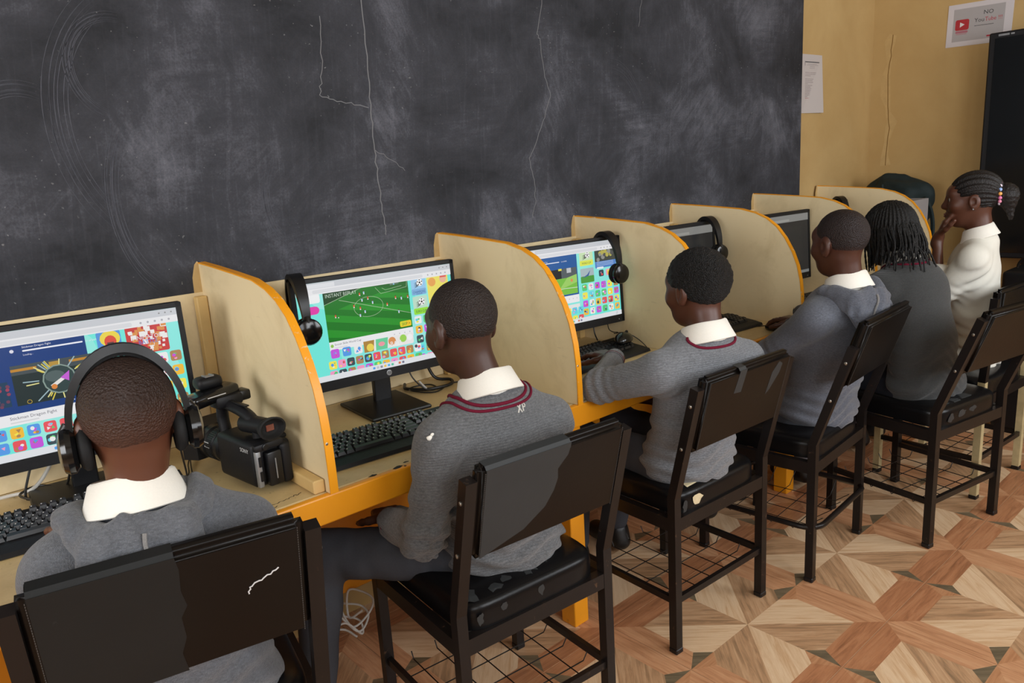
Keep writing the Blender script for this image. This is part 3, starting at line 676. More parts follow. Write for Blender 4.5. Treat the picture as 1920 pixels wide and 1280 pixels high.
def pitch_screen(W, H):
    P = Paint(); base_page(P, W, H); r = random.Random(9)
    x0, x1, y0, y1 = W*.155, W*.695, H*.385, H*.895
    P.rect(x0, y0-.026, x1, y0, WH); P.disc(x0+.008, y0-.012, .005, (.3, .6, .1)); P.text('Soccer Skills World Cup', x0+.016, y0-.012, .0085, (.12, .12, .15)); P.rect(x0+.016, y0-.020, x0+.055, y0-.018, (.7, .7, .72))
    for k in range(4): P.disc(x1-.012-.018*k, y0-.013, .002, (.55, .55, .6))
    P.rect(x0, y0, x1, y1, (.005, .19, .012))
    Lp = lambda u, v_: (x0+(x1-x0)*u, y0+(y1-y0)*v_)
    strips = [[(0, .10), (0, .26), (.62, 0), (.30, 0)], [(0, .42), (0, .56), (1, .16), (1, .02)], [(.15, .62), (.33, .70), (1, .47), (1, .33)], [(.50, .76), (.66, .83), (1, .72), (1, .62)]]
    for s_ in strips: P.poly([Lp(*p) for p in s_], (.016, .30, .02))
    P.poly([Lp(0, .74), Lp(.47, 1), Lp(0, 1)], (.003, .05, .008)); P.poly([Lp(.60, .955), Lp(1, .80), Lp(1, 1), Lp(.56, 1)], (.008, .13, .012))
    LW = (.45, .62, .4); P.line([Lp(0, .74), Lp(.47, 1)], .0012, LW); P.line([Lp(.17, .80), Lp(1, .30)], .0012, LW)
    P.line([(Lp(.50, .58)[0]+.048*math.cos(a*PI/16), Lp(.5, .58)[1]+.030*math.sin(a*PI/16)) for a in range(33)], .001, LW)
    P.line([Lp(.60, .94), Lp(.66, .80), Lp(.98, .86), Lp(.99, .98)], .001, LW); P.line([Lp(.68, .91), Lp(.72, .86), Lp(.92, .9)], .001, LW)
    P.poly([Lp(.78, .935), Lp(.89, .95), Lp(.89, 1), Lp(.78, .99)], (.12, .2, .14)); P.rect(*Lp(.82, .94), *Lp(.835, .97), (.3, .6, .85))
    for (u, v_, c) in [(.11, .48, 0), (.39, .42, 1), (.33, .62, 0), (.45, .48, 1), (.40, .56, 0), (.43, .72, 1), (.55, .64, 1), (.50, .74, 0), (.72, .55, 0), (.83, .66, 0), (.90, .63, 1), (.46, .86, 1), (.41, .84, 0), (.85, .36, 1), (.98, .64, 0)]:
        x, y = Lp(u, v_); s_ = .0052; P.disc(x+.002, y-.001, .005, (.003, .10, .006), .0018, 8)
        P.rect(x-.0022, y, x+.0022, y+s_, (.75, .12, .03) if c == 0 else (.45, .7, .9)); P.disc(x, y+s_+.002, .0022, (.12, .05, .03), None, 6); P.rect(x-.002, y-.003, x+.002, y, (.85, .85, .85))
    x, y = Lp(.14, .46); P.disc(x, y, .0018, (.9, .9, .9), None, 6)
    P.text('INSTANT REPLAY', x0+.006, y1-.018, .0155, (.55, .66, .55), 'LEFT', .82)
    P.rrect(*Lp(.845, .035), *Lp(.985, .155), (.93, .62, .02), .004); P.rrect(*Lp(.85, .06), *Lp(.93, .145), (.72, .75, .03), .004); P.text('SKIP >', *Lp(.868, .065), .0125, (.10, .10, .02), 'LEFT', .85)
    # left column: site badge and generic picture
    P.rrect(W*.015, H*.80, W*.135, H*.89, (.93, .94, .95), .006); P.text('PO', W*.03, H*.825, .017, (.02, .05, .15), 'LEFT', .9); P.rrect(W*.02, H*.69, W*.125, H*.77, (.80, .05, .42), .012)
    cup_card(P, W*.715, H*.715, .052, .056, (.33, .62, .90), (.22, .45, .75), 'CHAMPIONS', (.03, .12, .3)); P.text('LEAGUE', W*.715+.026, H*.715+.001, .006, (.03, .12, .3), 'CENTER')
    cup_card(P, W*.715, H*.505, .052, .057, (.55, .78, .62), (.32, .80, .05), 'EURO CUP')
    P.rrect(W*.825, H*.53, W*.975, H*.90, (.90, .80, .15), .006)
    P.poly([(W*.825, H*.6), (W*.975, H*.72), (W*.975, H*.53), (W*.83, H*.53)], (.55, .15, .6)); P.disc(W*.86, H*.83, .014, (.85, .4, .1)); P.disc(W*.94, H*.85, .013, (.85, .5, .35)); P.rect(W*.92, H*.865, W*.965, H*.89, (.8, .12, .1))
    P.text('RUN', W*.90, H*.67, .024, (.95, .85, .1), 'CENTER', .9, .2); P.text('GAME', W*.90, H*.62, .02, (.9, .5, .05), 'CENTER', .9, .2)
    for j in range(5):
        for i in range(5): icon(P, W*.712+i*.0312, H*.405-j*.0305, .0245, r)
    row = H*.255
    P.rrect(W*.36, row-.013, W*.69, row+.021, (.88, .86, .84), .006); P.poly([(W*.36, row-.013), (W*.42, row-.013), (W*.43, row+.021), (W*.36, row+.021)], (.45, .25, .05)); P.disc(W*.40, row, .012, (.9, .7, .1))
    P.poly([(W*.435, row-.013), (W*.51, row-.013), (W*.52, row+.021), (W*.44, row+.021)], (.15, .65, .35)); P.disc(W*.475, row+.004, .011, (.9, .35, .4), .007); P.disc(W*.545, row+.006, .013, (.75, .3, .1)); P.disc(W*.62, row+.008, .012, (.35, .7, .1)); P.disc(W*.665, row+.008, .010, (.95, .95, .95))
    P.text('BALL', W*.53, row-.010, .021, (.95, .95, .95), 'LEFT', .95)
    for i in range(3): icon(P, W*.155+i*.037, row-.011, .027, r)
    for j in range(2):
        for i in range(11): icon(P, W*.135+i*.0286, row-.0425-j*.0295, .0245, r)
    return P
def cup_screen(W, H):
    P = Paint(); base_page(P, W, H); r = random.Random(21); x1 = W*.60; y0 = H*.37
    P.rect(0, y0-.028, x1, y0, WH); P.rect(0, H*.17, x1, H*.25, (.84, .85, .84)); P.rect(.0, y0, x1, H*.905, (.01, .10, .34))
    for k in range(4): P.disc(x1-.012-.018*k, y0-.013, .002, (.55, .55, .6))
    P.rrect(W*.22, H*.805, W*.44, H*.815, (.9, .92, 1), .0015); P.text('Soccer Skills World Cup', W*.22, H*.825, .006, (.85, .87, .95)); P.text('13 of 20MB', W*.455, H*.803, .0058, (.85, .87, .95))
    P.rect(W*.0, H*.45, W*.325, H*.70, (.25, .30, .55))
    for k in range(40): P.disc(r.uniform(.0, W*.31), r.uniform(H*.46, H*.68), r.uniform(.004, .009), r.choice([(.8, .15, .1), (.9, .75, .6), (.1, .25, .7), (.9, .85, .2), (.15, .5, .1)]), None, 7)
    P.rect(W*.335, H*.39, W*.59, H*.72, (.20, .55, .06)); P.rect(W*.335, H*.60, W*.59, H*.72, (.09, .11, .12)); P.rect(W*.335, H*.60, W*.45, H*.72, (.008, .008, .012)); P.poly([(W*.42, H*.46), (W*.59, H*.53), (W*.59, H*.63), (W*.50, H*.60)], (.36, .66, .14))
    P.line([(W*.34, H*.45), (W*.47, H*.47), (W*.59, H*.46)], .002, (.75, .85, .7)); P.rect(W*.372, H*.44, W*.39, H*.52, (.2, .3, .7)); P.disc(W*.38, H*.53, .004, (.15, .06, .03)); P.disc(W*.54, H*.56, .006, (.75, .3, .1))
    P.rect(W*.425, H*.70, W*.455, H*.725, (.9, .8, .05)); P.rect(W*.50, H*.66, W*.54, H*.72, (.55, .57, .6))
    cup_card(P, W*.625, H*.715, .066, .056, (.62, .82, .50), (.78, .85, .10), 'WORLD CUP'); P.rrect(W*.625, H*.495, W*.625+.066, H*.68, (.42, .52, .55), .004); P.rrect(W*.625, H*.495, W*.625+.066, H*.58, (.08, .35, .05), .004)
    P.poly([(W*.64, H*.56), (W*.69, H*.60), (W*.72, H*.65), (W*.70, H*.58)], (.05, .12, .35)); P.rrect(W*.77, H*.655, W*.975, H*.895, (.10, .25, .62), .004); P.rect(W*.77, H*.74, W*.975, H*.89, (.06, .07, .06))
    for k in range(16): P.disc(r.uniform(W*.79, W*.96), r.uniform(H*.76, H*.87), r.uniform(.005, .010), r.choice([(.3, .3, .28), (.1, .1, .1), (.5, .45, .1)]), None, 8)
    P.rrect(W*.785, H*.645, W*.85, H*.67, (.88, .9, .95), .003)
    for k in range(3): P.rect(W*.785, H*(.725-.02*k), W*.95, H*(.727-.02*k)+.001, (.55, .65, .85))
    for j in range(6):
        for i in range(6): icon(P, W*.63+i*.0318, H*.395-j*.0305, .0245, r)
    icon(P, W*.80, H*.545, .0245, r); icon(P, W*.87, H*.545, .0245, r)
    for j in range(3):
        for i in range(11): icon(P, .005+i*.0295, H*.125-j*.0305, .0245, r)
    return P
def dim_screen(W, H):
    P = Paint(); P.rect(0, 0, W, H, (.012, .013, .015)); P.rect(0, H-.036, W, H-.003, (.22, .22, .21)); P.rect(.02, H-.032, W*.7, H-.022, (.30, .30, .28)); P.rect(0, 0, W, .014, (.16, .17, .17)); P.rect(W*.1, H*.2, W*.9, H*.8, (.016, .017, .018)); return P
def monitor(label, x, y, yaw, screen, zb=.838, logo=True, scale=1.0):
    """x, y: centre of the housing's front face in plan; yaw turns the right end towards the room"""
    m = thing('computer_monitor', label, 'monitor', (x, y, DH), -yaw, 'computer monitors on the desk'); zc = zb-DH+MH/2; W, H = MW, MH
    tilt = -math.radians(3)
    h = MB().rbox((0, .0, 0), (W, .022, H), .004, 2).build('housing', M['plastic_matte'], m, loc=(0, .011, zc), rot=(tilt, 0, 0))
    MB().rbox((0, .028, -.01), (W*.72, .036, H*.66), .012, 2).build('rear_cover', M['plastic_matte'], h)
    bz, bb_ = .014, .030; sw, sh = W-2*bz, H-bz-bb_
    P = screen(sw, sh)
    if screen is not dim_screen: bars(P, sw, sh)
    P.clip(sw, sh); me = P.mesh('screen', M['screen'], 1.0, lambda u, v_, d: (u-sw/2, -.0112-d*1.0, v_-H/2+bb_))
    obj('screen', me, h)
    fr = MB(); d0 = -.0112
    fr.box((0, d0-.0008, H/2-bz/2), (W-.004, .0024, bz-.002)).box((0, d0-.0008, -H/2+bb_/2), (W-.004, .0024, bb_-.001)).box((-W/2+bz/2, d0-.0008, 0), (bz-.001, .0024, H-.004)).box((W/2-bz/2, d0-.0008, 0), (bz-.001, .0024, H-.004)); fr.build('bezel', M['plastic_matte'], h)
    if logo:
        lm = MB().lathe([(.0088, 0), (.0088, .001), (.0076, .0014)], (0, d0-.002, -H/2+bb_/2), RX(PI/2), 22).build('logo', M['silver'], h)
        V, F = text_polys('hp', .0125, 'CENTER', .25); MB().add([(p[0], d0-.0036, -H/2+bb_/2+p[1]-.0028) for p in V], F).build('logo_lettering', M['plastic'], lm)
    MB().lathe([(.0015, 0), (.0015, .0008)], (W/2-.03, d0-.002, -H/2+.012), RX(PI/2), 8).build('power_light', M['keymark'], h)
    MB().rbox((0, .055, (zc)/2+.0), (.058, .022, zc-.012), .004, 2).build('stand_neck', M['plastic'], m)
    MB().rbox((-.02, .0, .006), (.20, .235, .011), .004, 2).build('stand_base', M['plastic'], m)
    MB().rbox((0, .045, zc-.02), (.10, .03, .10), .006, 2).build('hinge', M['plastic'], m)
    return m
monitor('monitor showing a dark blue stickman game page in front of the boy with headphones', -.402, -.185, math.radians(6), stickman_screen)
monitor('monitor showing a green football pitch with instant replay', .452, -.185, math.radians(5), pitch_screen)
monitor('monitor showing a blue page and green world cup cards beside rows of icons', 1.222, -.225, math.radians(6), cup_screen)
monitor('monitor with a darkened screen and headphones hung on its corner', 1.858, -.235, math.radians(4), dim_screen)
monitor('monitor with a darkened screen left of the boy in the hooded top at the mouse', 2.545, -.315, math.radians(5), dim_screen, .832)
monitor('farthest monitor peeking over the partition behind the girl with thin braids', 3.21, -.20, math.radians(4), dim_screen, .832)

# ------------------------------------------------------------------ sculpting by signed distance
class S:
    """a list of smooth-blended primitives, meshed by surface nets"""
    def __init__(s): s.p = []; s.disp = None
    def ell(s, c, r, k=.02, op='u', rot=None): s.p.append(('e', np.array(c, float), np.array(r, float), k, op, None if rot is None else np.array(rot))); return s
    def cap(s, a, b, r0, r1=None, k=.02, op='u', sc=None): s.p.append(('c', np.array(a, float), np.array(b, float), r0, r0 if r1 is None else r1, k, op, None if sc is None else np.array(sc, float))); return s
    def half(s, pt, n, k=.005): n = np.array(n, float); s.p.append(('h', np.array(pt, float), n/np.linalg.norm(n), k, 'i')); return s   # keep the side n points away from
    @staticmethod
    def dist(q, P):
        if q[0] == 'e':
            d = P-q[1]
            if q[5] is not None: d = d @ q[5]
            k0 = np.sqrt(((d/q[2])**2).sum(-1)); k1 = np.sqrt(((d/q[2]**2)**2).sum(-1))+1e-9; return k0*(k0-1)/k1
        if q[0] == 'c':
            a, b = q[1], q[2]; sc = q[7]; PP = P
            if sc is not None: PP = P*sc; a = a*sc; b = b*sc
            ab = b-a; d = PP-a; u = np.clip((d @ ab)/max(ab @ ab, 1e-9), 0, 1)
            r = np.sqrt(((d-u[..., None]*ab)**2).sum(-1)); return r-(q[3]+(q[4]-q[3])*u)
        return (P-q[1]) @ q[2]
    @staticmethod
    def bb(q):
        if q[0] == 'e': m = q[2].max() if q[5] is not None else q[2]; return q[1]-m, q[1]+m
        if q[0] == 'c':
            r = max(q[3], q[4]); r = r/(q[7] if q[7] is not None else 1); return np.minimum(q[1], q[2])-r, np.maximum(q[1], q[2])+r
    @staticmethod
    def comb(D, d, k, op):
        if op == 'u':
            h = np.maximum(k-np.abs(D-d), 0)/k; return np.minimum(D, d)-h*h*k*.25
        if op == 's': d = -d
        h = np.maximum(k-np.abs(D-d), 0)/k; return np.maximum(D, d)+h*h*k*.25
    def kop(s, q): return (q[5], q[6]) if q[0] == 'c' else (q[3], q[4])
    def eval(s, P):
        D = np.full(P.shape[:-1], .08)
        for q in s.p: D = s.comb(D, s.dist(q, P), *s.kop(q))
        return D
    def grid(s, res, pad=.02):
        bs = [s.bb(q) for q in s.p if q[0] != 'h' and s.kop(q)[1] == 'u']
        lo = np.min([b[0] for b in bs], 0)-pad; hi = np.max([b[1] for b in bs], 0)+pad
        n = np.ceil((hi-lo)/res).astype(int)+1
        ax = [lo[i]+res*np.arange(n[i]) for i in range(3)]
        D = np.full(tuple(n), .08, np.float32)
        for q in s.p:
            k, op = s.kop(q)
            if q[0] == 'h': i0 = np.zeros(3, int); i1 = n
            else:
                b0, b1 = s.bb(q); m = k+.03
                i0 = np.clip(np.floor((b0-m-lo)/res).astype(int), 0, n); i1 = np.clip(np.ceil((b1+m-lo)/res).astype(int)+1, 0, n)
            if np.any(i1 <= i0): continue
            sl = tuple(slice(a, b) for a, b in zip(i0, i1))
            X, Y, Z = np.meshgrid(*[ax[i][sl[i]] for i in range(3)], indexing='ij'); P = np.stack([X, Y, Z], -1)
            D[sl] = s.comb(D[sl], s.dist(q, P).astype(np.float32), k, op)
        if s.disp is not None:
            I = np.nonzero(np.abs(D) < .03); P = np.stack([ax[i][I[i]] for i in range(3)], -1); D[I] += s.disp(P).astype(np.float32)
        return D, lo, n
    def mesh(s, name, mat, res, smooth=1):
        D, lo, n = s.grid(res); ins = D < 0
        c = [slice(None, -1), slice(1, None)]
        cnt = np.zeros(tuple(n-1), np.uint8)
        for a in (0, 1):
            for b in (0, 1):
                for e in (0, 1): cnt += ins[c[a], c[b], c[e]]
        act = (cnt > 0) & (cnt < 8); I = np.argwhere(act); idx = np.full(act.shape, -1, np.int64); idx[act] = np.arange(len(I))
        acc = np.zeros((len(I), 3)); wt = np.zeros(len(I))
        for axis in range(3):
            for a in (0, 1):
                for b in (0, 1):
                    o = np.zeros(3, int); o2 = [i for i in range(3) if i != axis]; o[o2[0]] = a; o[o2[1]] = b; o1 = o.copy(); o1[axis] = 1
                    d0 = D[tuple((I+o).T)]; d1 = D[tuple((I+o1).T)]; m = (d0 < 0) != (d1 < 0)
                    u = np.where(m, d0/np.where(m, d0-d1, 1), 0); pt = np.repeat(o[None].astype(float), len(I), 0); pt[:, axis] = u
                    acc[m] += pt[m]; wt[m] += 1
        V = lo+res*(I+acc/wt[:, None]); F = []
        for axis in range(3):
            o2 = [(axis+1) % 3, (axis+2) % 3]; sl0 = [slice(None)]*3; sl1 = [slice(None)]*3; sl0[axis] = slice(None, -1); sl1[axis] = slice(1, None)
            A = ins[tuple(sl0)]; B = ins[tuple(sl1)]; E = np.argwhere(A != B)
            ok = (E[:, o2[0]] > 0) & (E[:, o2[1]] > 0) & (E[:, o2[0]] < n[o2[0]]-1) & (E[:, o2[1]] < n[o2[1]]-1); E = E[ok]
            def g(da, db): Q = E.copy(); Q[:, o2[0]] += da; Q[:, o2[1]] += db; return idx[tuple(Q.T)]
            q4 = np.stack([g(-1, -1), g(0, -1), g(0, 0), g(-1, 0)], 1); fl_ = A[tuple(E.T)]; q4[~fl_] = q4[~fl_][:, ::-1]; F.append(q4)
        F = np.concatenate(F)
        # relax
        for _ in range(smooth):
            s_ = np.zeros_like(V); c_ = np.zeros(len(V))
            for i in range(4):
                np.add.at(s_, F[:, i], V[F[:, (i+1) % 4]]); np.add.at(c_, F[:, i], 1)
                np.add.at(s_, F[:, (i+1) % 4], V[F[:, i]]); np.add.at(c_, F[:, (i+1) % 4], 1)
            V = V*.5+.5*s_/c_[:, None]
        me = bpy.data.meshes.new(name); me.vertices.add(len(V)); me.vertices.foreach_set('co', V.astype(np.float32).ravel())
        me.loops.add(4*len(F)); me.loops.foreach_set('vertex_index', F.astype(np.int32).ravel())
        me.polygons.add(len(F)); me.polygons.foreach_set('loop_start', np.arange(0, 4*len(F), 4, dtype=np.int32))
        me.polygons.foreach_set('use_smooth', np.ones(len(F), bool)); me.materials.append(mat); me.update(calc_edges=True); me.validate(); return me
    def project(s, P, off=0, it=8):
        P = np.array(P, float)
        for _ in range(it):
            d = s.eval(P)-off; g = np.stack([(s.eval(P+e)-s.eval(P-e)) for e in np.eye(3)*1e-3], -1); g /= np.linalg.norm(g, axis=-1, keepdims=True)+1e-9; P = P-g*np.clip(d, -.02, .02)[..., None]
        return P
def wave(P, seed, f, amp):
    r = np.random.default_rng(seed); o = np.zeros(len(P))
    for k in range(4):
        v = r.normal(size=3); v /= np.linalg.norm(v); o += np.sin(P @ v*f*(1+.6*k)+r.uniform(0, 6)+1.5*np.sin(P @ r.normal(size=3)*f*.4))/(1+.6*k)
    return amp*o/2

# ------------------------------------------------------------------ people
def skin(name, c):
    t = NT(name); v = t.coord(); n = t.noise(v, 60, 4, .6)
    t.col(t.mix(t.noise(v, 9, 3), c, tuple(x*.72 for x in c))); t.bump(n, .12, .002); return t.set(.42, 0, .45, Subsurface_Weight=.08, Subsurface_Scale=.01)
def hair_mat(name, c, bump, sc, fade=None):
    t = NT(name); v = t.coord(); vo = t.n('ShaderNodeTexVoronoi'); vo.inputs['Scale'].default_value = sc; t.l(v, vo.inputs['Vector'])
    n = t.noise(v, sc*.55, 4, .65, .8); c0 = tuple(x*.45 for x in c)
    a = t.mix(n, c0, c)
    if fade is not None:          # clipped shorter towards the neck, so the scalp shows through
        sx = t.n('ShaderNodeSeparateXYZ'); t.l(v, sx.inputs[0]); fz = t.ramp(t.math('MULTIPLY', t.math('ADD', sx.outputs[2], -fade[0]), 1/(fade[1]-fade[0])), [(0, 1), (1, 0)])
        a = t.mix(fz, a, t.mix(n, tuple(x*.7 for x in fade[2]), fade[2]))
    t.col(a); t.bump(t.math('ADD', n, vo.outputs['Distance']), bump, .006); return t.set(.55, 0, .4)
def knit(name, c, rib=900, amt=.35, heather=.35):
    t = NT(name); v = t.coord(); n = t.noise(t.coord(scale=(1, 1, 2.5)), 130, 3, .7); sp = t.noise(v, 420, 2, .6)
    a = t.mix(t.ramp(n, [(.3, 0), (.7, 1)]), tuple(x*(1-heather) for x in c), tuple(x*(1+heather) for x in c))
    a = t.mix(t.math('MULTIPLY', t.ramp(sp, [(.56, 0), (.72, 1)]), .35), a, tuple(min(1, x*2.2) for x in c))
    wv = t.n('ShaderNodeTexWave', wave_type='BANDS', bands_direction='Z'); t.l(v, wv.inputs['Vector']); wv.inputs['Scale'].default_value = rib/6.28/2; wv.inputs['Distortion'].default_value = 1.2; wv.inputs['Detail Scale'].default_value = 2
    t.col(t.mix(t.math('MULTIPLY', wv.outputs['Fac'], .22), a, tuple(x*.45 for x in c)))
    t.bump(t.math('ADD', t.math('MULTIPLY', wv.outputs['Fac'], .5), t.math('ADD', n, sp)), amt, .004); return t.set(.95, 0, .12, Sheen_Weight=.25, Sheen_Roughness=.5)
def cloth(name, c, rough=.8, var=.15):
    t = NT(name); v = t.coord(); n = t.noise(v, 300, 2); t.col(t.mix(n, tuple(x*(1-var) for x in c), tuple(min(1, x*(1+var)) for x in c))); t.bump(n, .12, .002); return t.set(rough, 0, .2)
SK = [skin('skin_a', srgb(98, 58, 40)), skin('skin_b', srgb(74, 48, 38)), skin('skin_c', srgb(86, 50, 36)), skin('skin_d', srgb(80, 47, 35)), skin('skin_e', srgb(70, 44, 34)), skin('skin_f', srgb(92, 54, 38))]
M['shirt'] = cloth('white_cotton', srgb(236, 232, 222), .8, .04)
M['seam'] = plain('pale_seam_thread', srgb(128, 126, 124), .9, 0, .2, .4, 400); M['maroon'] = cloth('maroon_stripe', srgb(104, 22, 44), .9)
M['trouser'] = cloth('dark_trousers', srgb(64, 66, 72), .85)
M['skirt'] = cloth('black_skirt', srgb(28, 29, 36), .9)
M['sock'] = cloth('grey_sock', srgb(118, 116, 122), .9); M['whitesock'] = cloth('white_sock', srgb(196, 194, 200), .9)
M['shoe'] = plain('black_shoe', srgb(22, 22, 23), .4)
M['lips'] = plain('lips', srgb(112, 62, 54), .45); M['eye'] = plain('eye_white', srgb(150, 140, 130), .25); M['iris'] = plain('iris', srgb(24, 14, 10), .2)
def heading(h): a = math.radians(h); return -a      # clockwise degrees from the wall's normal -> z rotation
def hand(B, wrist, tip_dir, palm_n, side, curl=.6, L=.155, spread=1.0):
    """five fingers rooted in a palm; tip_dir: where fingers point; palm_n: palm's facing; side +1: thumb to the right of tip_dir seen from the back of the hand"""
    f = np.array(tip_dir, float); f /= np.linalg.norm(f); nn = np.array(palm_n, float); nn -= f*(nn @ f); nn /= np.linalg.norm(nn)
    s_ = np.cross(f, nn)*side; w = np.array(wrist, float)
    B.cap(w-f*.02, w+f*.012, .021, .022, .012, sc=None)
    for u in (-.024, -.008, .008, .024): B.cap(w+f*.012+s_*u*.7, w+f*.072+s_*u, .0125, .0105, .010)
    for i, (u, ln) in enumerate(((.026, .92), (.009, 1.0), (-.009, .95), (-.026, .78))):      # index .. little finger
        p = w+f*.074+s_*u; d = f+s_*u*3*spread; d /= np.linalg.norm(d); a = 0; r = .0088
        for seg, l_ in enumerate((.034, .024, .018)):
            a += curl*(.45 if seg == 0 else .75); e = d*math.cos(a)+nn*math.sin(a); q2 = p+e*l_*ln; B.cap(p, q2, r, r*.9, .006); p = q2; r *= .9
    p = w+f*.022+s_*.022; d = f*.62+s_*.75+nn*.25; d /= np.linalg.norm(d)
    for l_, r in ((.036, .0115), (.028, .0098), (.022, .0088)):
        q2 = p+d*l_; B.cap(p, q2, r, r*.92, .007); p = q2; d = d*.75+f*.35+nn*.12; d /= np.linalg.norm(d)
def head_prims(T, neck_to, sk=1.0):
    """T: function local->person space; returns a body S with skull, face, ears, neck"""
    B = S(); Rm = T.R
    e = lambda c, r, k=.02, op='u', rot=None: B.ell(T(c), np.array(r)*sk, k, op, Rm if rot is None else Rm @ rot)
    e((0, -.014, .030), (.0725, .0915, .080)); e((0, .030, -.030), (.058, .060, .078), .035); e((0, .052, -.078), (.034, .034, .030), .03)
    e((0, .066, .030), (.050, .025, .030), .025)                                              # brow
    for s_ in (-1, 1):
        e((s_*.040, .056, -.022), (.024, .026, .026), .02); e((s_*.031, .094, .006), (.017, .014, .011), .012, 's')
        e((s_*.0745, -.010, -.008), (.0095, .021, .031), .008); e((s_*.082, -.004, -.006), (.006, .011, .017), .004, 's'); e((s_*.073, -.006, -.032), (.008, .010, .010), .008)
    B.cap(T((0, .088, .008)), T((0, .101, -.022)), .0075*sk, .0120*sk, .012); e((0, .094, -.027), (.0185, .0105, .0085), .008)
    e((0, .086, -.053), (.024, .0125, .0085), .009); e((0, .085, -.063), (.021, .0120, .0085), .008)
    B.cap(T((0, -.022, -.055)), neck_to, .045*sk, .050*sk, .03); return B
class Frame:
    def __init__(s, c, yaw, pitch, roll=0): s.c = np.array(c, float); s.R = np.array(Euler((pitch, roll, yaw), 'XYZ').to_matrix()) @ np.eye(3)
    def __call__(s, p): return s.c+s.R @ np.array(p, float)
def person(label, N, hd, head_c, head_h, pitch, hips, shoulders, arms, knees, ankles, skm, top, hair, collar='shirt', stripe=None, hood=False, topmat=None, bottom='trouser', hem=.06, short=None, shoes=True, roll=0, tilt=.22, width=1.0, sock='sock', seed=1, sk=1.0, legs=True, folds=1.0, hunch=None, csc=1.0):
    """all joints in world coordinates; the figure's own frame is N on the floor, turned by its heading"""
    rz = heading(hd); base = np.array((N[0], N[1], 0.)); Rw = np.array(Matrix.Rotation(-rz, 3, 'Z')); Lc_ = lambda p: Rw @ (np.array(p, float)-base)
    n = Lc_(N); hc = Lc_(head_c); hip = Lc_(hips); sh = [Lc_(p) for p in shoulders]; ar = [[Lc_(a[0]), Lc_(a[1]), *a[2:]] for a in arms]
    T = Frame(hc, -math.radians(head_h-hd), pitch, roll)
    T_ = lambda c: T.c+T.R @ (np.array(c, float)*sk); TT = type('F', (), {'__call__': lambda s_, c: T_(c), 'R': T.R})()
    B = head_prims(TT, n+np.array((0, -.005, -.03)), sk)
    mid = (n+hip)/2; ch = n+(hip-n)*.30; ch[1] += .015
    ch = n+(hip-n)*.38; B.ell(ch, (.11*width, .070, .10), .03); B.cap(ch, hip, .07, .09, .03)
    for i in (0, 1):
        s_, e_, w_ = sh[i], ar[i][0], ar[i][1]
        B.cap(n+np.array((0, 0, -.075)), s_, .030, .03, .012); B.cap(s_, e_, .030, .027, .02); B.cap(e_, w_, .027, .019, .012)
        if len(ar[i]) > 2: hand(B, w_, Rw @ np.array(ar[i][2]), Rw @ np.array(ar[i][3]), ar[i][4], *ar[i][5:])
        else: hand(B, w_, w_-e_, (0, 0, -1), 1 if i == 0 else -1, .5)
    body = obj('person', B.mesh('person', skm, .0042, 1), None, tuple(base), (0, 0, rz)); tag(body, label, 'person')
    # eyes, lips
    for s_ in (-1, 1):
        ey = MB().ball((0, 0, 0), .0115*sk, 14).build('eye', M['eye'], body, True, None, tuple(T_((s_*.031, .0735, .0055)))); ey.rotation_euler = Matrix(T.R.tolist()).to_euler()
        MB().ball((0, .0075*sk, 0), (.0078*sk, .0046*sk, .0078*sk), 12).build('iris', M['iris'], ey, True, None)
    MB().ball((0, 0, 0), (.019*sk, .006*sk, .0042*sk), 12, Matrix(T.R.tolist())).ball(tuple(T.R @ np.array((0, 0, -.0085*sk))), (.017*sk, .006*sk, .0045*sk), 12, Matrix(T.R.tolist())).build('lips', M['lips'], body, True, None, tuple(T_((0, .0965, -.0545))))
    # ---- upper garment
    G = S(); gw = width
    up_ = n+(hip-n)*.30; lo_ = n+(hip-n)*.66
    if hunch: up_ = up_+np.array((0, hunch, 0)); lo_ = lo_+np.array((0, hunch*.6, 0))
    G.ell(up_+np.array((0, .012, 0)), (.150*gw, .100, .150), .05); G.ell(lo_, (.142*gw, .105, .150), .06); G.ell(hip+np.array((0, .0, .01)), (.162*gw, .118, .105), .06)
    for i in (0, 1):
        s_, e_, w_ = sh[i], ar[i][0], ar[i][1]; G.cap(n+np.array((0, -.01, -.028)), s_+np.array((0, 0, -.002)), .046, .050, .045)
        G.cap(s_+np.array((0, 0, -.012)), e_, .058, .047, .035); m_ = e_+(w_-e_)*(.86 if short is None else short[i])
        if short is None or short[i] > .05: G.cap(e_, m_, .047, .036 if short is None else .045, .025)
    nk = n-(np.array(T_((0, -.022, -.055)))-n)*.2
    G.cap(nk+np.array((0, .008, .016)), np.array(T_((0, -.01, -.055))), .052, .062, .010, 's')
    ctr = hip
    def disp(P):
        zz = (P[:, 2]-hip[2])/.35; lowf = np.clip(1.1-zz, .12, 1.25); o = wave(P*np.array((.5, .5, 1.5)), seed, 34, .0058*folds)*lowf
        o += .0045*folds*np.clip(1.0-zz*1.4, 0, 1)*np.sin((P[:, 2]+.25*np.abs(P[:, 0])+.03*np.sin(P[:, 0]*25+seed))*140)
        for i in (0, 1):
            e_ = ar[i][0]; d = np.linalg.norm(P-e_, axis=1); dr = e_-sh[i]; dr = dr/np.linalg.norm(dr); o += .005*folds*np.exp(-(d/.075)**2)*np.sin(((P-e_) @ dr)*190+seed)
            s_ = sh[i]; d = np.linalg.norm(P-s_-np.array((0, 0, -.06)), axis=1); o += .004*folds*np.exp(-(d/.08)**2)*np.sin((P[:, 2]*.6+P[:, 0]*(1 if i else -1)*.8)*120+seed)
        return o
    G.disp = disp
    gm = obj(top, G.mesh(top, topmat, .0062, 1), body)
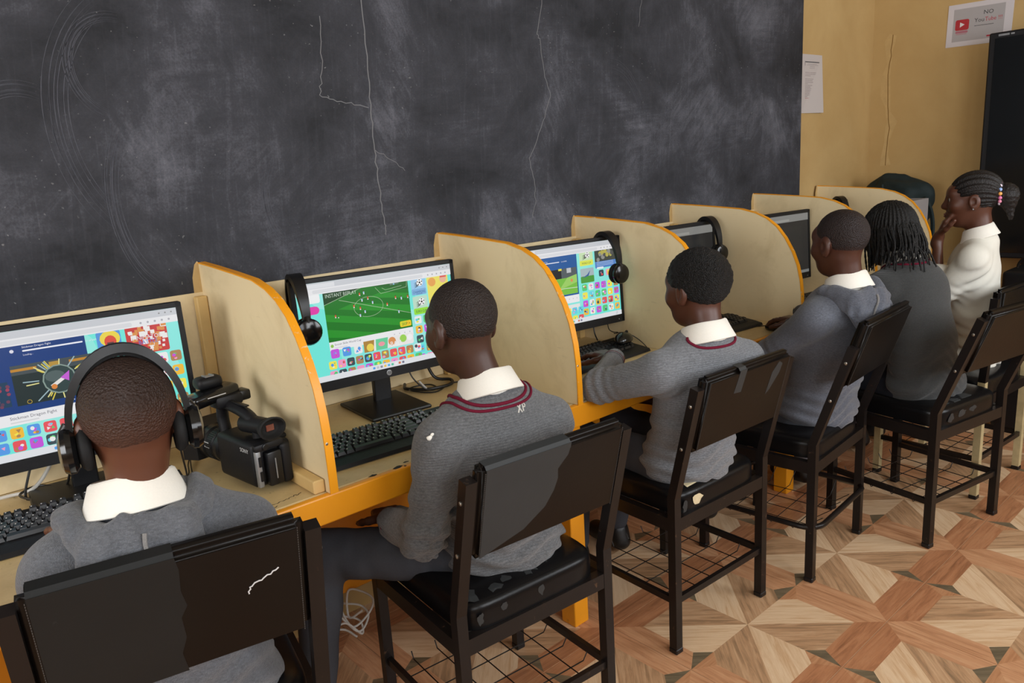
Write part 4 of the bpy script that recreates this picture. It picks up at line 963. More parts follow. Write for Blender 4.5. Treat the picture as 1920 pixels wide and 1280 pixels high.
    # hem band of the garment and cuffs
    for i in (0, 1):
        s_, e_, w_ = sh[i], ar[i][0], ar[i][1]
        if short is None:
            d = (w_-e_)/np.linalg.norm(w_-e_); c0 = e_+(w_-e_)*.80; L_ = np.linalg.norm(w_-e_)
            Cc = MB().tube([tuple(c0+d*L_*k/24) for k in range(0, 6)], [.040, .0375, .036, .035, .0345, .033], 18).build('cuff', topmat, gm, True)
            if stripe is not None: MB().tube([tuple(c0+d*L_*(.06+.004*k)) for k in range(3)], [.0375, .0383, .0375], 18).build('cuff_stripe', stripe, Cc, True)
    # ---- collar
    if collar:
        ax = np.array(T_((0, -.022, -.055)))-n; ax = ax/np.linalg.norm(ax); Rt = Matrix.Rotation(-tilt, 3, 'X')
        pf = [(.053, -.05), (.054, .010), (.0545, .034), (.058, .0405), (.063, .037), (.073, .008), (.082, -.014), (.079, -.016), (.070, .003), (.061, .022), (.060, .0), (.062, -.05)]; pf = [(a*csc, b*csc) for a, b in pf]
        V = []; K = 40; a0, a1 = math.radians(115), math.radians(425)
        for k in range(K+1):
            a = a0+(a1-a0)*k/K; fr_ = abs(2*k/K-1)
            for (r_, z_) in pf:
                rr = r_*(1.0+.12*(fr_**3)); p = Vector((rr*1.02*math.cos(a), rr*.98*math.sin(a), z_*(1+.03*math.sin(a*3+seed))-.012*fr_**2)); p = Rt @ p; V.append((n[0]+p.x, n[1]+p.y+.002, n[2]+.008+p.z))
        m_ = len(pf); F = [(k*m_+j, k*m_+(j+1) % m_, (k+1)*m_+(j+1) % m_, (k+1)*m_+j) for k in range(K) for j in range(m_)]+[tuple(range(m_)), tuple(range(K*m_, K*m_+m_))]
        MB().add(V, F).build('shirt_collar', M[collar], body, True)
    if stripe is not None:
        for rr, zz, th in ((.076, -.012, .0042), (.090, -.020, .0036))[:(2 if seed == 2 else 1)]:
            ang = np.linspace(math.radians(128), math.radians(412), 60)
            P = np.stack([n[0]+rr*1.05*np.cos(ang), n[1]+rr*np.sin(ang), np.full_like(ang, n[2]+zz)], -1); P[:, 2] -= tilt*(P[:, 1]-n[1])*-.9*0+np.maximum(0, P[:, 1]-n[1])*.6
            P = G.project(P, .0005); MB().tube([tuple(p) for p in P], th, 8).build('neck_stripe', stripe, gm, True)
    if hood:
        Hd = S(); pts = []
        for k in range(13):
            a = math.radians(150+240*k/12); bk = max(0, -math.sin(a)); pts.append(n+np.array((.099*math.cos(a), .080*math.sin(a)-.004*bk, -.014+.014*(1-bk)-.020*bk-.03*max(0, math.sin(a)))))
        for a, b in zip(pts, pts[1:]): Hd.cap(a, b, .024, .024, .010)
        Hd.ell(n+np.array((0, -.082, -.055)), (.098, .022, .070), .025); Hd.cap(n+np.array((-.088, -.030, -.015)), n+np.array((-.055, -.098, -.112)), .022, .013, .014); Hd.cap(n+np.array((.088, -.030, -.015)), n+np.array((.050, -.098, -.105)), .022, .014, .014)
        Hd.cap(n+np.array((-.055, -.098, -.112)), n+np.array((.02, -.100, -.120)), .013, .012, .02); Hd.cap(n+np.array((-.03, -.090, -.01)), n+np.array((-.075, -.098, -.085)), .012, .010, .010); Hd.cap(n+np.array((.045, -.086, -.005)), n+np.array((.088, -.085, -.07)), .014, .012, .010); Hd.cap(n+np.array((.02, -.092, -.02)), n+np.array((.035, -.102, -.105)), .009, .011, .008)
        Hd.cap(nk, np.array(T_((0, -.01, -.055))), .060, .066, .008, 's')
        Hd.disp = lambda P: wave(P*np.array((1.2, .6, .5)), seed+5, 62, .0085)-.003*np.exp(-((P[:, 0]-n[0]-.005)/.006)**2)
        ho = obj('hood', Hd.mesh('hood', topmat, .0055, 1), body)
        zz = np.linspace(n[2]-.005, n[2]-.115, 16); P = np.stack([np.full(16, n[0]+.004)+.003*np.sin(zz*60), np.full(16, n[1]-.13), zz], -1); P = Hd.project(P, .0015, 16)
        MB().tube([tuple(p) for p in P], .0034, 6).build('hood_seam', M['seam'], ho, True)
    # ---- lower garment, socks, shoes
    if legs:
        Lg = S(); Lg.ell(hip+np.array((0, .02, -.02)), (.150*gw, .118, .085), .05)
        kn = [Lc_(p) for p in knees]; an = [Lc_(p) for p in ankles]
        for i, s_ in ((0, -1), (1, 1)):
            h0 = hip+np.array((s_*.075*gw, .02, -.015)); Lg.cap(h0, kn[i], .076, .060, .04)
            if bottom == 'trouser': Lg.cap(kn[i], kn[i]+(an[i]-kn[i])*.93, .060, .043, .03)
        Lg.disp = lambda P: wave(P, seed+20, 45, .004)
        obj('trousers' if bottom == 'trouser' else 'skirt', Lg.mesh('lower_garment', M[bottom], .0085, 1), body)
        for i in (0, 1):
            a = an[i]; k_ = kn[i]
            if bottom != 'trouser': MB().tube([tuple(k_), tuple(k_+(a-k_)*.5), tuple(k_+(a-k_)*.75)], [.045, .042, .035], 12).build('shin', skm, body, True)
            MB().tube([tuple(k_+(a-k_)*.72), tuple(k_+(a-k_)*.9), tuple(a)], [.040, .034, .032], 12).build('sock', M[sock], body, True)
            Sh = S(); f = np.array((0, 1., 0)); Sh.cap(a+np.array((0, -.02, -.048)), a+np.array((0, .13, -.062)), .038, .036, .02, sc=(1, 1, 1)); Sh.cap(a+np.array((0, -.005, -.01)), a+np.array((0, .05, -.045)), .040, .034, .02); Sh.half((0, 0, .002), (0, 0, -1), .004)
            obj('shoe', Sh.mesh('shoe', M['shoe'], .0075, 1), body)
    # ---- hair
    Hm = S(); kind = hair[0]; hm = hair[1]; off = {'crop': .0012, 'thick': .012, 'braids': .012, 'rows': .006}[kind]
    Hm.ell(T_((0, -.014, .030)), np.array((.0725+off, .0915+off, .080+off))*sk, .01, 'u', T.R)
    if kind in ('crop', 'thick'):
        nrm = T.R @ np.array((0, .60, -.80)); Hm.half(T_((0, .0, -.014 if kind == 'crop' else -.012)), nrm, .012)
        for s_ in (-1, 1): Hm.ell(T_((s_*.078, .022, -.035)), np.array((.03, .04, .045))*sk, .012, 's', T.R)
        if kind == 'crop': Hm.disp = lambda P: wave(P, seed, 420, .0008)
        else: Hm.disp = lambda P: wave(P, seed, 330, .0022)+.001
    elif kind == 'braids':
        Hm.ell(T_((0, -.05, -.02)), np.array((.075, .06, .085))*sk, .03, 'u', T.R); Hm.half(T_((0, .062, .02)), T.R @ np.array((0, .95, -.3)), .01); Hm.half(T_((0, 0, -.075)), T.R @ np.array((0, 0, -1)), .01)
        Hm.disp = lambda P: .0035*np.sin(np.arctan2((P-hc)[:, 0], (P-hc)[:, 1])*44)
    else:
        Hm.half(T_((0, .048, .030)), T.R @ np.array((0, .82, -.57)), .006)
        for s_ in (-1, 1): Hm.ell(T_((s_*.078, .018, -.03)), np.array((.028, .045, .042))*sk, .01, 's', T.R)
        Ri = np.linalg.inv(T.R)
        def rows(P):
            d = (P-T.c) @ Ri.T; a = np.arctan2(d[:, 2]+.02, np.abs(d[:, 0])+1e-6); return .0032*np.sin(a*30+d[:, 1]*10)+.0006*np.sin(d[:, 1]*900)
        Hm.disp = rows
    ho = obj('hair', Hm.mesh('hair', hm, .0040, 1), body)
    if kind == 'braids':
        mb = MB(); r = random.Random(3)
        for k in range(120):
            a = math.radians(r.uniform(95, 445)); fr_ = abs(math.degrees(a)-270)/175; q0 = T_((.074*math.cos(a), -.014+.090*math.sin(a), .055-.02*r.random())); q1 = T_((.090*math.cos(a), -.02+.104*math.sin(a), -.005)); ln = r.uniform(.075, .135)-(.0)
            q2 = T_((.093*math.cos(a)+r.uniform(-.01, .01), -.022+.104*math.sin(a)+r.uniform(-.01, .01), -.065)); q3 = q2+np.array((r.uniform(-.015, .015), r.uniform(-.012, .012), -ln*.55))
            if math.sin(a) > .55: continue
            L_ = smoothline([tuple(q0), tuple(q1), tuple(q2), tuple(q3)], 9); mb.tube(L_, [.0036*(1+.2*math.sin(i*2.1)) if i < len(L_)-3 else .0022 for i in range(len(L_))], 6)
        o = mb.build('braids', hm, ho, True)
        mb = MB()
        for k in range(26):
            a = math.radians(200+140*k/25); q2 = T_((.085*math.cos(a), -.03+.09*math.sin(a), -.07)); q3 = q2+np.array((.03*math.cos(a)+r.uniform(-.025, .025), .03*math.sin(a)+r.uniform(-.02, .01), -r.uniform(.04, .11))); mb.tube(smoothline([tuple(q2), tuple((q2+q3)/2+np.array((0, -.006, .004))), tuple(q3)], 5), .0028, 5)
        mb.build('braid_ends', hm, ho, True)
    if kind == 'rows':
        Po = S(); Po.ell(T_((0, -.118, .010)), (.040, .042, .046), .02, 'u', T.R); Po.cap(T_((0, -.125, .0)), T_((.0, -.135, -.085)), .030, .010, .03); Po.disp = lambda P: wave(P, 4, 300, .003)
        obj('ponytail', Po.mesh('ponytail', hm, .0045, 1), ho)
        cols = [srgb(240, 150, 180), srgb(245, 225, 240), srgb(150, 180, 235), srgb(240, 170, 90), srgb(225, 120, 170)]
        for k in range(16):
            a = 2*PI*k/16; MB().ball((0, 0, 0), .0075, 8).build('hair_bead', plain('bead', cols[k % 5], .35), ho, True, None, tuple(T_((.043*math.cos(a), -.096, .016+.043*math.sin(a)))))
        for s_ in (-1, 1): MB().ball((0, 0, 0), .0035, 8).build('ear_stud', M['silver'], body, True, None, tuple(T_((s_*.083, -.004, -.036))))
    return body, G, n, T
HB = hair_mat('hair_clipped_brown', srgb(52, 34, 27), .55, 260, (1.03, 1.13, srgb(92, 55, 38))); HD = hair_mat('hair_clipped_dark', srgb(46, 36, 33), .6, 260, (1.02, 1.09, srgb(72, 47, 38))); HK = hair_mat('hair_black', srgb(16, 14, 14), .9, 300); HP = hair_mat('hair_clipped_plum', srgb(42, 30, 29), .55, 280, (1.075, 1.13, srgb(76, 45, 34))); HB2 = hair_mat('hair_braided_black', srgb(15, 14, 14), .4, 350); HC = hair_mat('hair_cornrow', srgb(26, 20, 19), .3, 200)
KG = knit('grey_knit', srgb(104, 105, 107), 620, .5); KL = knit('light_grey_knit', srgb(116, 118, 122), 620, .45); FG = knit('grey_fleece', srgb(96, 98, 103), 30, .55, .25); FB = knit('blue_grey_fleece', srgb(92, 95, 104), 30, .45, .3); KD = knit('charcoal_knit', srgb(60, 61, 61), 700, .3, .15)
WB = cloth('white_blouse', srgb(222, 219, 208), .85, .03)

PEOPLE = {}
PEOPLE[1] = person('boy in a grey hooded fleece wearing black headphones, back to the camera', (-.446, -.85, .945), 12, (-.430, -.835, 1.076), 12, -.10, (-.40, -.80, .535),
    ((-.565, -.825, .862), (-.285, -.865, .845)), (((-.60, -.70, .70), (-.49, -.515, .795), (.35, .9, 0), (0, 0, -1), 1, .45), ((-.21, -.74, .69), (-.335, -.545, .795), (-.2, .95, 0), (0, 0, -1), -1, .45)),
    ((-.47, -.42, .53), (-.27, -.42, .53)), ((-.47, -.36, .10), (-.25, -.36, .10)), SK[0], 'hooded_fleece', ('crop', HB), hood=True, topmat=FG, seed=1, sk=.985)
PEOPLE[2] = person('boy in a grey knit sweater with two maroon neck stripes and white stitched letters', (.343, -.815, .935), 8, (.315, -.765, 1.09), 2, -.16, (.372, -.80, .535),
    ((.205, -.795, .850), (.505, -.845, .832)), (((.135, -.80, .635), (.165, -.60, .60), (.4, .9, -.1), (0, 0, -1), 1, .7), ((.585, -.74, .655), (.49, -.56, .78), (-.4, .9, 0), (0, 0, -1), -1, .45)),
    ((.03, -.48, .515), (.50, -.40, .52)), ((-.065, -.53, .11), (.50, -.40, .10)), SK[1], 'knit_sweater', ('crop', HD), stripe=M['maroon'], topmat=KG, seed=2, tilt=.32, folds=1.5)
PEOPLE[3] = person('boy with short thick black hair typing, in a grey sweater with one maroon stripe', (1.085, -.915, .932), 10, (1.108, -.865, 1.068), 8, -.12, (1.105, -.83, .535),
    ((.93, -.865, .862), (1.235, -.945, .845)), (((.885, -.67, .790), (1.115, -.535, .808), (.12, .98, .03), (0, 0, -1), 1, .40), ((1.33, -.80, .68), (1.24, -.62, .645), (-.3, .9, 0), (0, 0, -1), -1, .5)),
    ((1.03, -.42, .53), (1.24, -.43, .53)), ((1.03, -.40, .10), (1.25, -.40, .10)), SK[2], 'knit_sweater', ('thick', HK), stripe=M['maroon'], topmat=KL, seed=3, folds=1.05)
PEOPLE[4] = person('boy in a blue-grey hooded top reaching for the mouse', (1.775, -1.008, .985), 16, (1.768, -.977, 1.133), 20, -.10, (1.775, -.905, .535),
    ((1.642, -.960, .895), (1.893, -1.045, .895)), (((1.635, -.780, .738), (1.968, -.742, .805), (.18, .98, -.03), (0, 0, -1), 1, .42, .14), ((1.92, -.90, .69), (1.84, -.74, .645), (-.3, .9, 0), (0, 0, -1), -1, .5)),
    ((1.69, -.52, .53), (1.87, -.52, .53)), ((1.68, -.50, .10), (1.90, -.50, .10)), SK[3], 'hooded_top', ('crop', HP), hood=True, topmat=FB, seed=4, sock='whitesock', folds=.9)
PEOPLE[5] = person('girl with thin black braids in a charcoal sweater bending forward', (2.225, -1.005, 1.02), 12, (2.235, -.945, 1.115), 28, -.30, (2.255, -1.10, .535),
    ((2.09, -.98, .935), (2.355, -1.03, .935)), (((2.06, -.80, .79), (2.20, -.60, .80), (.3, .95, 0), (0, 0, -1), 1, .5), ((2.42, -.85, .78), (2.36, -.62, .80), (-.1, 1, 0), (0, 0, -1), -1, .5)),
    ((2.22, -.68, .53), (2.38, -.70, .53)), ((2.24, -.62, .10), (2.42, -.64, .10)), SK[4], 'charcoal_sweater', ('braids', HB2), stripe=M['maroon'], topmat=KD, seed=5, tilt=.5, folds=.8, hunch=-.03, bottom='skirt', width=1.08)
PEOPLE[6] = person('girl in a white blouse with cornrows and a beaded ponytail, hand raised to her mouth', (2.80, -1.085, 1.055), -14, (2.785, -1.05, 1.205), -17, -.05, (2.85, -1.06, .535),
    ((2.675, -1.105, .975), (2.945, -1.055, .965)), (((2.655, -.985, .80), (2.722, -.950, 1.045), (.22, -.25, .93), (.4, -.9, 0), -1, .8, .14), ((3.0, -.89, .76), (2.93, -.68, .79), (-.1, 1, 0), (0, 0, -1), -1, .5)),
    ((2.79, -.66, .53), (2.95, -.66, .53)), ((2.79, -.62, .10), (2.97, -.62, .10)), SK[5], 'white_blouse', ('rows', HC), topmat=WB, seed=6, short=(.42, .85), bottom='skirt', folds=1.5, csc=.9)

# ------------------------------------------------------------------ keyboards
KROWS = []          # (row y from the back, list of (x start, width)) in key units
u_ = .019
KROWS.append((0.0, [(0, 1), (2, 1), (3, 1), (4, 1), (5, 1), (6.5, 1), (7.5, 1), (8.5, 1), (9.5, 1), (11, 1), (12, 1), (13, 1), (14, 1), (15.25, 1), (16.25, 1), (17.25, 1)]))
KROWS.append((1.35, [(i, 1) for i in range(13)]+[(13, 2), (15.25, 1), (16.25, 1), (17.25, 1), (18.5, 1), (19.5, 1), (20.5, 1), (21.5, 1)]))
KROWS.append((2.35, [(0, 1.5)]+[(1.5+i, 1) for i in range(12)]+[(13.5, 1.5), (15.25, 1), (16.25, 1), (17.25, 1), (18.5, 1), (19.5, 1), (20.5, 1), (21.5, 1)]))
KROWS.append((3.35, [(0, 1.75)]+[(1.75+i, 1) for i in range(11)]+[(12.75, 2.25), (18.5, 1), (19.5, 1), (20.5, 1)]))
KROWS.append((4.35, [(0, 2.25)]+[(2.25+i, 1) for i in range(10)]+[(12.25, 2.75), (16.25, 1), (18.5, 1), (19.5, 1), (20.5, 1), (21.5, 1)]))
KROWS.append((5.35, [(0, 1.5), (1.5, 1.25), (2.75, 1.25), (4, 6), (10, 1.25), (11.25, 1.25), (12.5, 1.25), (13.75, 1.25), (15.25, 1), (16.25, 1), (17.25, 1), (18.5, 2), (20.5, 1)]))
def keycap(wd):
    x, y = wd*u_/2-.0009, u_/2-.0009; tx, ty = x-.0026, y-.0030; mb = MB()
    V = [(-x, -y, 0), (x, -y, 0), (x, y, 0), (-x, y, 0), (-tx, -ty+.0008, .0075), (tx, -ty+.0008, .0075), (tx, ty+.0012, .0085), (-tx, ty+.0012, .0085)]
    mb.add(V, [(3, 2, 1, 0), (4, 5, 6, 7), (0, 1, 5, 4), (1, 2, 6, 5), (2, 3, 7, 6), (3, 0, 4, 7)], 0)
    mx = -tx+.0022; V = [(mx, ty-.0045, .0088), (mx+.0026, ty-.0045, .0088), (mx+.0026, ty-.001, .0091), (mx, ty-.001, .0091)]
    if wd < 5: mb.add(V, [(0, 1, 2, 3)], 1)
    return mb.mesh('key', [M['key'], M['keymark']])
KEYS = {wd: keycap(wd) for wd in (1, 1.25, 1.5, 1.75, 2, 2.25, 2.75, 6)}
def keyboard(label, x, y, rz, single=True):
    k = thing('keyboard', label, 'keyboard', (x, y, DH), rz, 'black keyboards on the desk'); W, D = .452, .168
    pf = [(-D/2-.012, .002), (-D/2-.006, .011), (-D/2+.022, .016), (D/2-.004, .032), (D/2, .029), (D/2, .004), (D/2-.01, .0), (-D/2, .0)]
    MB().prism(pf, -W/2, W/2, 'x').build('body', M['plastic_matte'], k)
    a = math.atan2(.016, D-.026); rows = []
    for ry, ks in KROWS:
        for xs, wd in ks:
            px_ = (xs+wd/2-11.25)*u_; py_ = D/2-.018-ry*u_; z = .0163+(py_+D/2-.022)*math.tan(a)
            rows.append((wd, (px_, py_, z)))
    if single:
        for wd, p in rows: o = obj('key', KEYS[wd], k, p); o.rotation_euler = (a, 0, 0)
    else:
        mb = MB(); R3 = RX(a)
        for wd, p in rows: me = KEYS[wd]; mb.add([R3 @ v.co+Vector(p) for v in me.vertices], [tuple(f.vertices) for f in me.polygons])
        mb.mi = [(1 if i % 7 == 6 else 0) for i in range(len(mb.mi))]; o = mb.build('keys', M['key'], k); o['kind'] = 'stuff'
    return k
keyboard('black keyboard in front of the boy with headphones', -.455, -.345, math.radians(-6))
keyboard('black keyboard below the screen with the football pitch', .285, -.465, math.radians(-4))
keyboard('black keyboard under the typing hand, a mouse lying on it', 1.225, -.33, math.radians(2), False)
keyboard('black keyboard behind the collar of the typing boy', 1.845, -.415, math.radians(-4), False)
keyboard('black keyboard at the darkened screen left of the boy in the hooded top', 2.50, -.47, math.radians(-3), False)

# ------------------------------------------------------------------ mice
def mouse(label, x, y, z, rz, tilt=0):
    m = thing('mouse', label, 'mouse', (x, y, z), rz); m.rotation_euler = (tilt, 0, rz)
    B = S(); B.ell((0, 0, .008), (.031, .056, .028), .01); B.ell((0, -.015, .012), (.029, .036, .026), .01); B.half((0, 0, .0015), (0, 0, -1), .003)
    sh = obj('shell', B.mesh('shell', M['gloss'], .004, 1), m)
    MB().tube([(0, .052, .022), (0, .03, .034), (0, .005, .0375)], .0010, 6).build('button_split', M['plastic'], m)
    MB().lathe([(.009, -.0035), (.010, 0), (.009, .0035)], (0, .030, .0295), RY(PI/2), 16).build('wheel', M['cushion'], m); return m
mouse('black mouse lying across the keyboard of the typing boy', 1.405, -.330, DH+.034, math.radians(-70), 0)
mouse('black mouse under the hand of the boy in the blue-grey hooded top', 2.005, -.622, DH, math.radians(-11))

# ------------------------------------------------------------------ headphones
def headphones(label, loc, rot, rx=.080, rz_=.125, drop=.0, mic=True, part_scale=1.0):
    h = thing('headphones', label, 'headphones', loc, 0, 'black headphones'); h.rotation_euler = rot
    pts = [(rx*math.cos(a), 0, rz_*math.sin(a)) for a in [PI*k/28 for k in range(29)]]
    V = []
    for k, p in enumerate(pts):
        a = PI*k/28; n = Vector((math.cos(a)/rx, 0, math.sin(a)/rz_)).normalized(); wd = .011+.009*math.sin(a); th = .0045+.0025*math.sin(a)
        for dy, dn in ((-wd, -th), (-wd*.9, th), (wd*.9, th), (wd, -th)): V.append(Vector(p)+n*dn+Vector((0, dy, 0)))
    F = [(4*k+j, 4*k+(j+1) % 4, 4*k+4+(j+1) % 4, 4*k+4+j) for k in range(28) for j in range(4)]+[(0, 1, 2, 3), (112, 113, 114, 115)]
    b = MB().add(V, F).build('headband', M['plastic'], h, True, .6)
    pp = [(( rx-.008)*math.cos(a), 0, (rz_-.008)*math.sin(a)) for a in [PI*(.22+.56*k/16) for k in range(17)]]
    V = []
    for k, p in enumerate(pp):
        n = Vector((p[0]/rx**2, 0, p[2]/rz_**2)).normalized(); s_ = math.sin(PI*(k+.6)/17.2)**.4
        for dy, dn in ((-.015*s_, .004), (-.013*s_, -.005*s_), (.013*s_, -.005*s_), (.015*s_, .004)): V.append(Vector(p)+n*dn+Vector((0, dy, 0)))
    F = [(4*k+j, 4*k+(j+1) % 4, 4*k+4+(j+1) % 4, 4*k+4+j) for k in range(16) for j in range(4)]+[(0, 1, 2, 3), (64, 65, 66, 67)]
    MB().add(V, F).build('band_padding', M['cushion'], b, True, .6)
    for s_ in (-1, 1):
        c = (s_*(rx-.002), 0, -.028); Ax = RY(s_*PI/2)
        cup = MB().lathe([(.030, -.004), (.037, .002), (.038, .010), (.034, .017), (.022, .0215), (.008, .0225)], c, Ax, 28).build('ear_cup', M['gloss'], h, True, .5)
        MB().lathe([(.020, -.003), (.030, -.006), (.037, -.012), (.037, -.020), (.031, -.025), (.022, -.022), (.020, -.014)], c, Ax, 28).build('ear_cushion', M['cushion'], cup, True, 1.2)
        MB().tube([(s_*(rx+.001), 0, .012), (s_*(rx+.010), 0, .0), (s_*(rx+.014), 0, -.018)], [.009, .008, .006], 10).build('yoke', M['plastic'], h, True)
    if mic: MB().tube(smoothline([(-rx-.012, .012, -.055), (-rx-.012, .03, -.085), (-rx-.004, .045, -.11)], 5), .0028, 8).build('microphone_boom', M['plastic'], h, True)
    return h
hb = PEOPLE[1][3]; hw_ = (Matrix.Rotation(heading(12), 3, 'Z') @ Matrix(hb.R.tolist())); hl = Matrix.Rotation(heading(12), 3, 'Z') @ Vector(hb.c)
pos = Vector((-.446, -.85, 0))+hl+hw_ @ Vector((0, -.012, .002))
headphones('black headphones worn on the head of the nearest boy', tuple(pos), hw_.to_euler(), .086, .122, mic=False)
headphones('black headphones hung over the left corner of the football screen', (.200, -.155, 1.175-.110), (0, .0, math.radians(80)), .074, .122)
headphones('black headphones hung over the right corner of the world cup screen', (1.425, -.235, 1.175-.110), (0, 0, math.radians(84)), .074, .122, mic=False)
headphones('black headphones hung over the darkened screen behind the typing boy', (2.085, -.243, 1.175-.110), (0, 0, math.radians(78)), .074, .122)
headphones('black headphones hung over the farthest monitor', (3.40, -.205, 1.167-.105), (0, 0, math.radians(60)), .074, .122)

# ------------------------------------------------------------------ camcorder
cc = thing('camcorder', 'black professional camcorder resting on the desk beside the nearest partition', 'camcorder', (-.088, -.52, DH), math.radians(7))
body = MB().rbox((0, .085, .068), (.078, .17, .108), .012, 3).build('body', M['plastic_matte'], cc, True)
MB().rbox((.047, .07, .062), (.034, .135, .098), .014, 3).build('hand_grip', M['plastic_matte'], cc, True)
MB().rbox((.056, .07, .112), (.02, .10, .012), .005, 2).build('strap', M['cushion'], cc, True)
bt = MB().rbox((.004, -.008, .058), (.036, .026, .082), .004, 2).build('battery', M['plastic'], cc, True)
MB().rbox((.004, -.0225, .058), (.003, .002, .05), .0008, 1).build('battery_latch', M['silver'], bt)
MB().rbox((.037, -.006, .060), (.026, .022, .098), .008, 3).build('rear_block', M['plastic_matte'], cc, True)
MB().rbox((.0, -.004, .112), (.074, .016, .018), .005, 2).build('rear_ledge', M['plastic_matte'], cc, True)
MB().lathe([(.008, 0), (.008, .002), (.006, .003)], (-.012, -.0125, .112), RX(PI/2), 14).build('release_button', M['plastic'], cc)
sp = MB().rbox((-.030, -.004, .062), (.013, .012, .088), .003, 2).build('card_slot_cover', M['silver'], cc, True)
for zz in (.045, .080): MB().rbox((-.028, -.0105, zz), (.007, .004, .024), .001, 1).build('slot_latch', M['plastic'], sp)
V, F = text_polys('SONY', .014, 'CENTER'); MB().add([(-.0394, .035-p[0], .098+p[1]) for p in V], F).build('lettering', M['keymark'], cc)
Ay = RX(-PI/2)
lens = MB().lathe([(.034, 0), (.040, .004), (.040, .018), (.0375, .020), (.0375, .026), (.041, .028), (.041, .052), (.038, .054), (.038, .060), (.043, .064), (.043, .088), (.040, .092)], (-.004, .165, .074), Ay, 36).build('lens_barrel', M['plastic'], cc, True, .5)
mb = MB()
for k in range(48): a = 2*PI*k/48; mb.box((-.004+.0412*math.cos(a), .205, .074+.0412*math.sin(a)), (.002, .022, .002), RY(-a))
o = mb.build('focus_ring_ribs', M['cushion'], lens); o['kind'] = 'stuff'
for k in range(10): MB().box((-.045, .20+.005*(k % 5), .09-.012*(k//5)), (.0008, .0022, .003)).build('lens_marking', M['keymark'], lens)
hood = MB(); A = [(-.050, .034), (.042, .034), (.042, .116), (-.050, .116)]; Bq = [(-.060, .026), (.052, .026), (.052, .124), (-.060, .124)]
V = [(x, .255, z) for x, z in A]+[(x, .315, z) for x, z in Bq]+[(x*.93, .315, z*.97+.002) for x, z in Bq]+[(x*.86, .262, z*.96+.003) for x, z in A]
hood.add(V, [(0, 1, 5, 4), (1, 2, 6, 5), (2, 3, 7, 6), (3, 0, 4, 7)]+[(4, 5, 9, 8), (5, 6, 10, 9), (6, 7, 11, 10), (7, 4, 8, 11)]+[(8, 9, 13, 12), (9, 10, 14, 13), (10, 11, 15, 14), (11, 8, 12, 15), (12, 13, 14, 15), (3, 2, 1, 0)]); hood.build('lens_hood', M['plastic_matte'], cc)
hd_ = MB().tube(smoothline([(0, .03, .125), (0, .035, .150), (0, .07, .172), (0, .13, .182), (0, .18, .182), (0, .195, .15), (0, .19, .11)], 5), .0145, 10).build('carry_handle', M['plastic_matte'], cc, True)
MB().rbox((0, .10, .1945), (.012, .07, .004), .0015, 1).build('zoom_rocker', M['plastic'], hd_)
lcd = MB().rbox((-.03, .175, .212), (.125, .058, .030), .009, 3, RZ(math.radians(8)) @ RY(math.radians(-4))).build('folded_screen', M['gloss'], cc, True)
MB().rbox((-.03, .146, .215), (.05, .001, .0025), .0003, 1, RZ(math.radians(8))).build('screen_lettering', M['keymark'], lcd)
MB().rbox((.0, .165, .195), (.07, .045, .03), .008, 2).build('handle_head', M['plastic_matte'], cc, True)
MB().rbox((.042, .165, .198), (.03, .04, .026), .006, 2).build('microphone_holder', M['plastic'], cc, True)
sh_ = MB().rbox((-.022, .20, .240), (.062, .045, .030), .012, 3).build('shoe_block', M['plastic_matte'], cc, True)
MB().box((-.031, .195, .2565), (.003, .022, .004)).box((-.013, .195, .2565), (.003, .022, .004)).box((-.022, .195, .2556), (.02, .022, .0015)).build('cold_shoe', M['silver'], sh_)
vf = MB().tube([(.0, .085, .150), (.002, .03, .153), (.003, -.005, .156)], [.022, .021, .020], 16).build('viewfinder', M['plastic_matte'], cc, True)
ec = MB(); ec.lathe([(.018, 0), (.023, .006), (.028, .018), (.030, .028), (.026, .029), (.020, .018), (.014, .016)], (.003, -.002, .156), RX(PI/2) , 28); ec.v = [(p[0]*1.15-.00045, p[1], (p[2]-.156)*.88+.156) for p in ec.v]
ecup = ec.build('eyecup', M['cushion'], vf, True, .8)
MB().rbox((.003, -.0195, .156), (.020, .003, .015), .001, 1).build('viewfinder_glass', plain('viewfinder_glass', srgb(120, 70, 58), .12, 0, .6, .5, 90), vf)

# ------------------------------------------------------------------ cables
def cable(label, pts, r, mat='cable', name='cable', group=None):
    o = MB().tube(smoothline(pts, 7), r, 8).build(name, M[mat], None, True); return tag(o, label, 'cable', group)
zd = DH+.004
cable('thick black cable looping on the desk behind the football screen', [(.66, -.05, .90), (.68, -.06, .82), (.70, -.08, zd+.012), (.735, -.12, zd+.004), (.70, -.165, zd+.003), (.62, -.155, zd+.003), (.575, -.09, zd+.003), (.60, -.04, zd+.004)], .0055)
cable('thin black cable coiled beside the football screen stand', [(.56, -.12, .86), (.57, -.14, .80), (.60, -.17, zd+.01), (.65, -.16, zd), (.66, -.10, zd), (.60, -.08, zd), (.57, -.13, zd+.004), (.62, -.19, zd), (.72, -.15, zd), (.78, -.20, zd), (.80, -.28, zd)], .0024)
MB().tube([(.60, -.13, zd+.030), (.612, -.152, zd+.006)], .0035, 8).build('cable_label', M['white'], bpy.data.objects['cable.001'], True)
cable('white cable running under the monitor of the stickman game', [(-.85, -.10, zd), (-.65, -.045, zd), (-.55, -.05, zd), (-.50, -.075, zd+.01), (-.455, -.06, .80), (-.43, -.05, .85)], .0045, 'whitecable')
cable('black cable coil under the monitor of the stickman game', [(-.47, -.06, .86), (-.50, -.07, .80), (-.52, -.10, zd), (-.49, -.13, zd), (-.46, -.09, zd+.004), (-.49, -.055, zd+.008), (-.53, -.085, zd+.006), (-.50, -.14, zd+.003), (-.44, -.11, zd), (-.40, -.06, .82)], .0030)
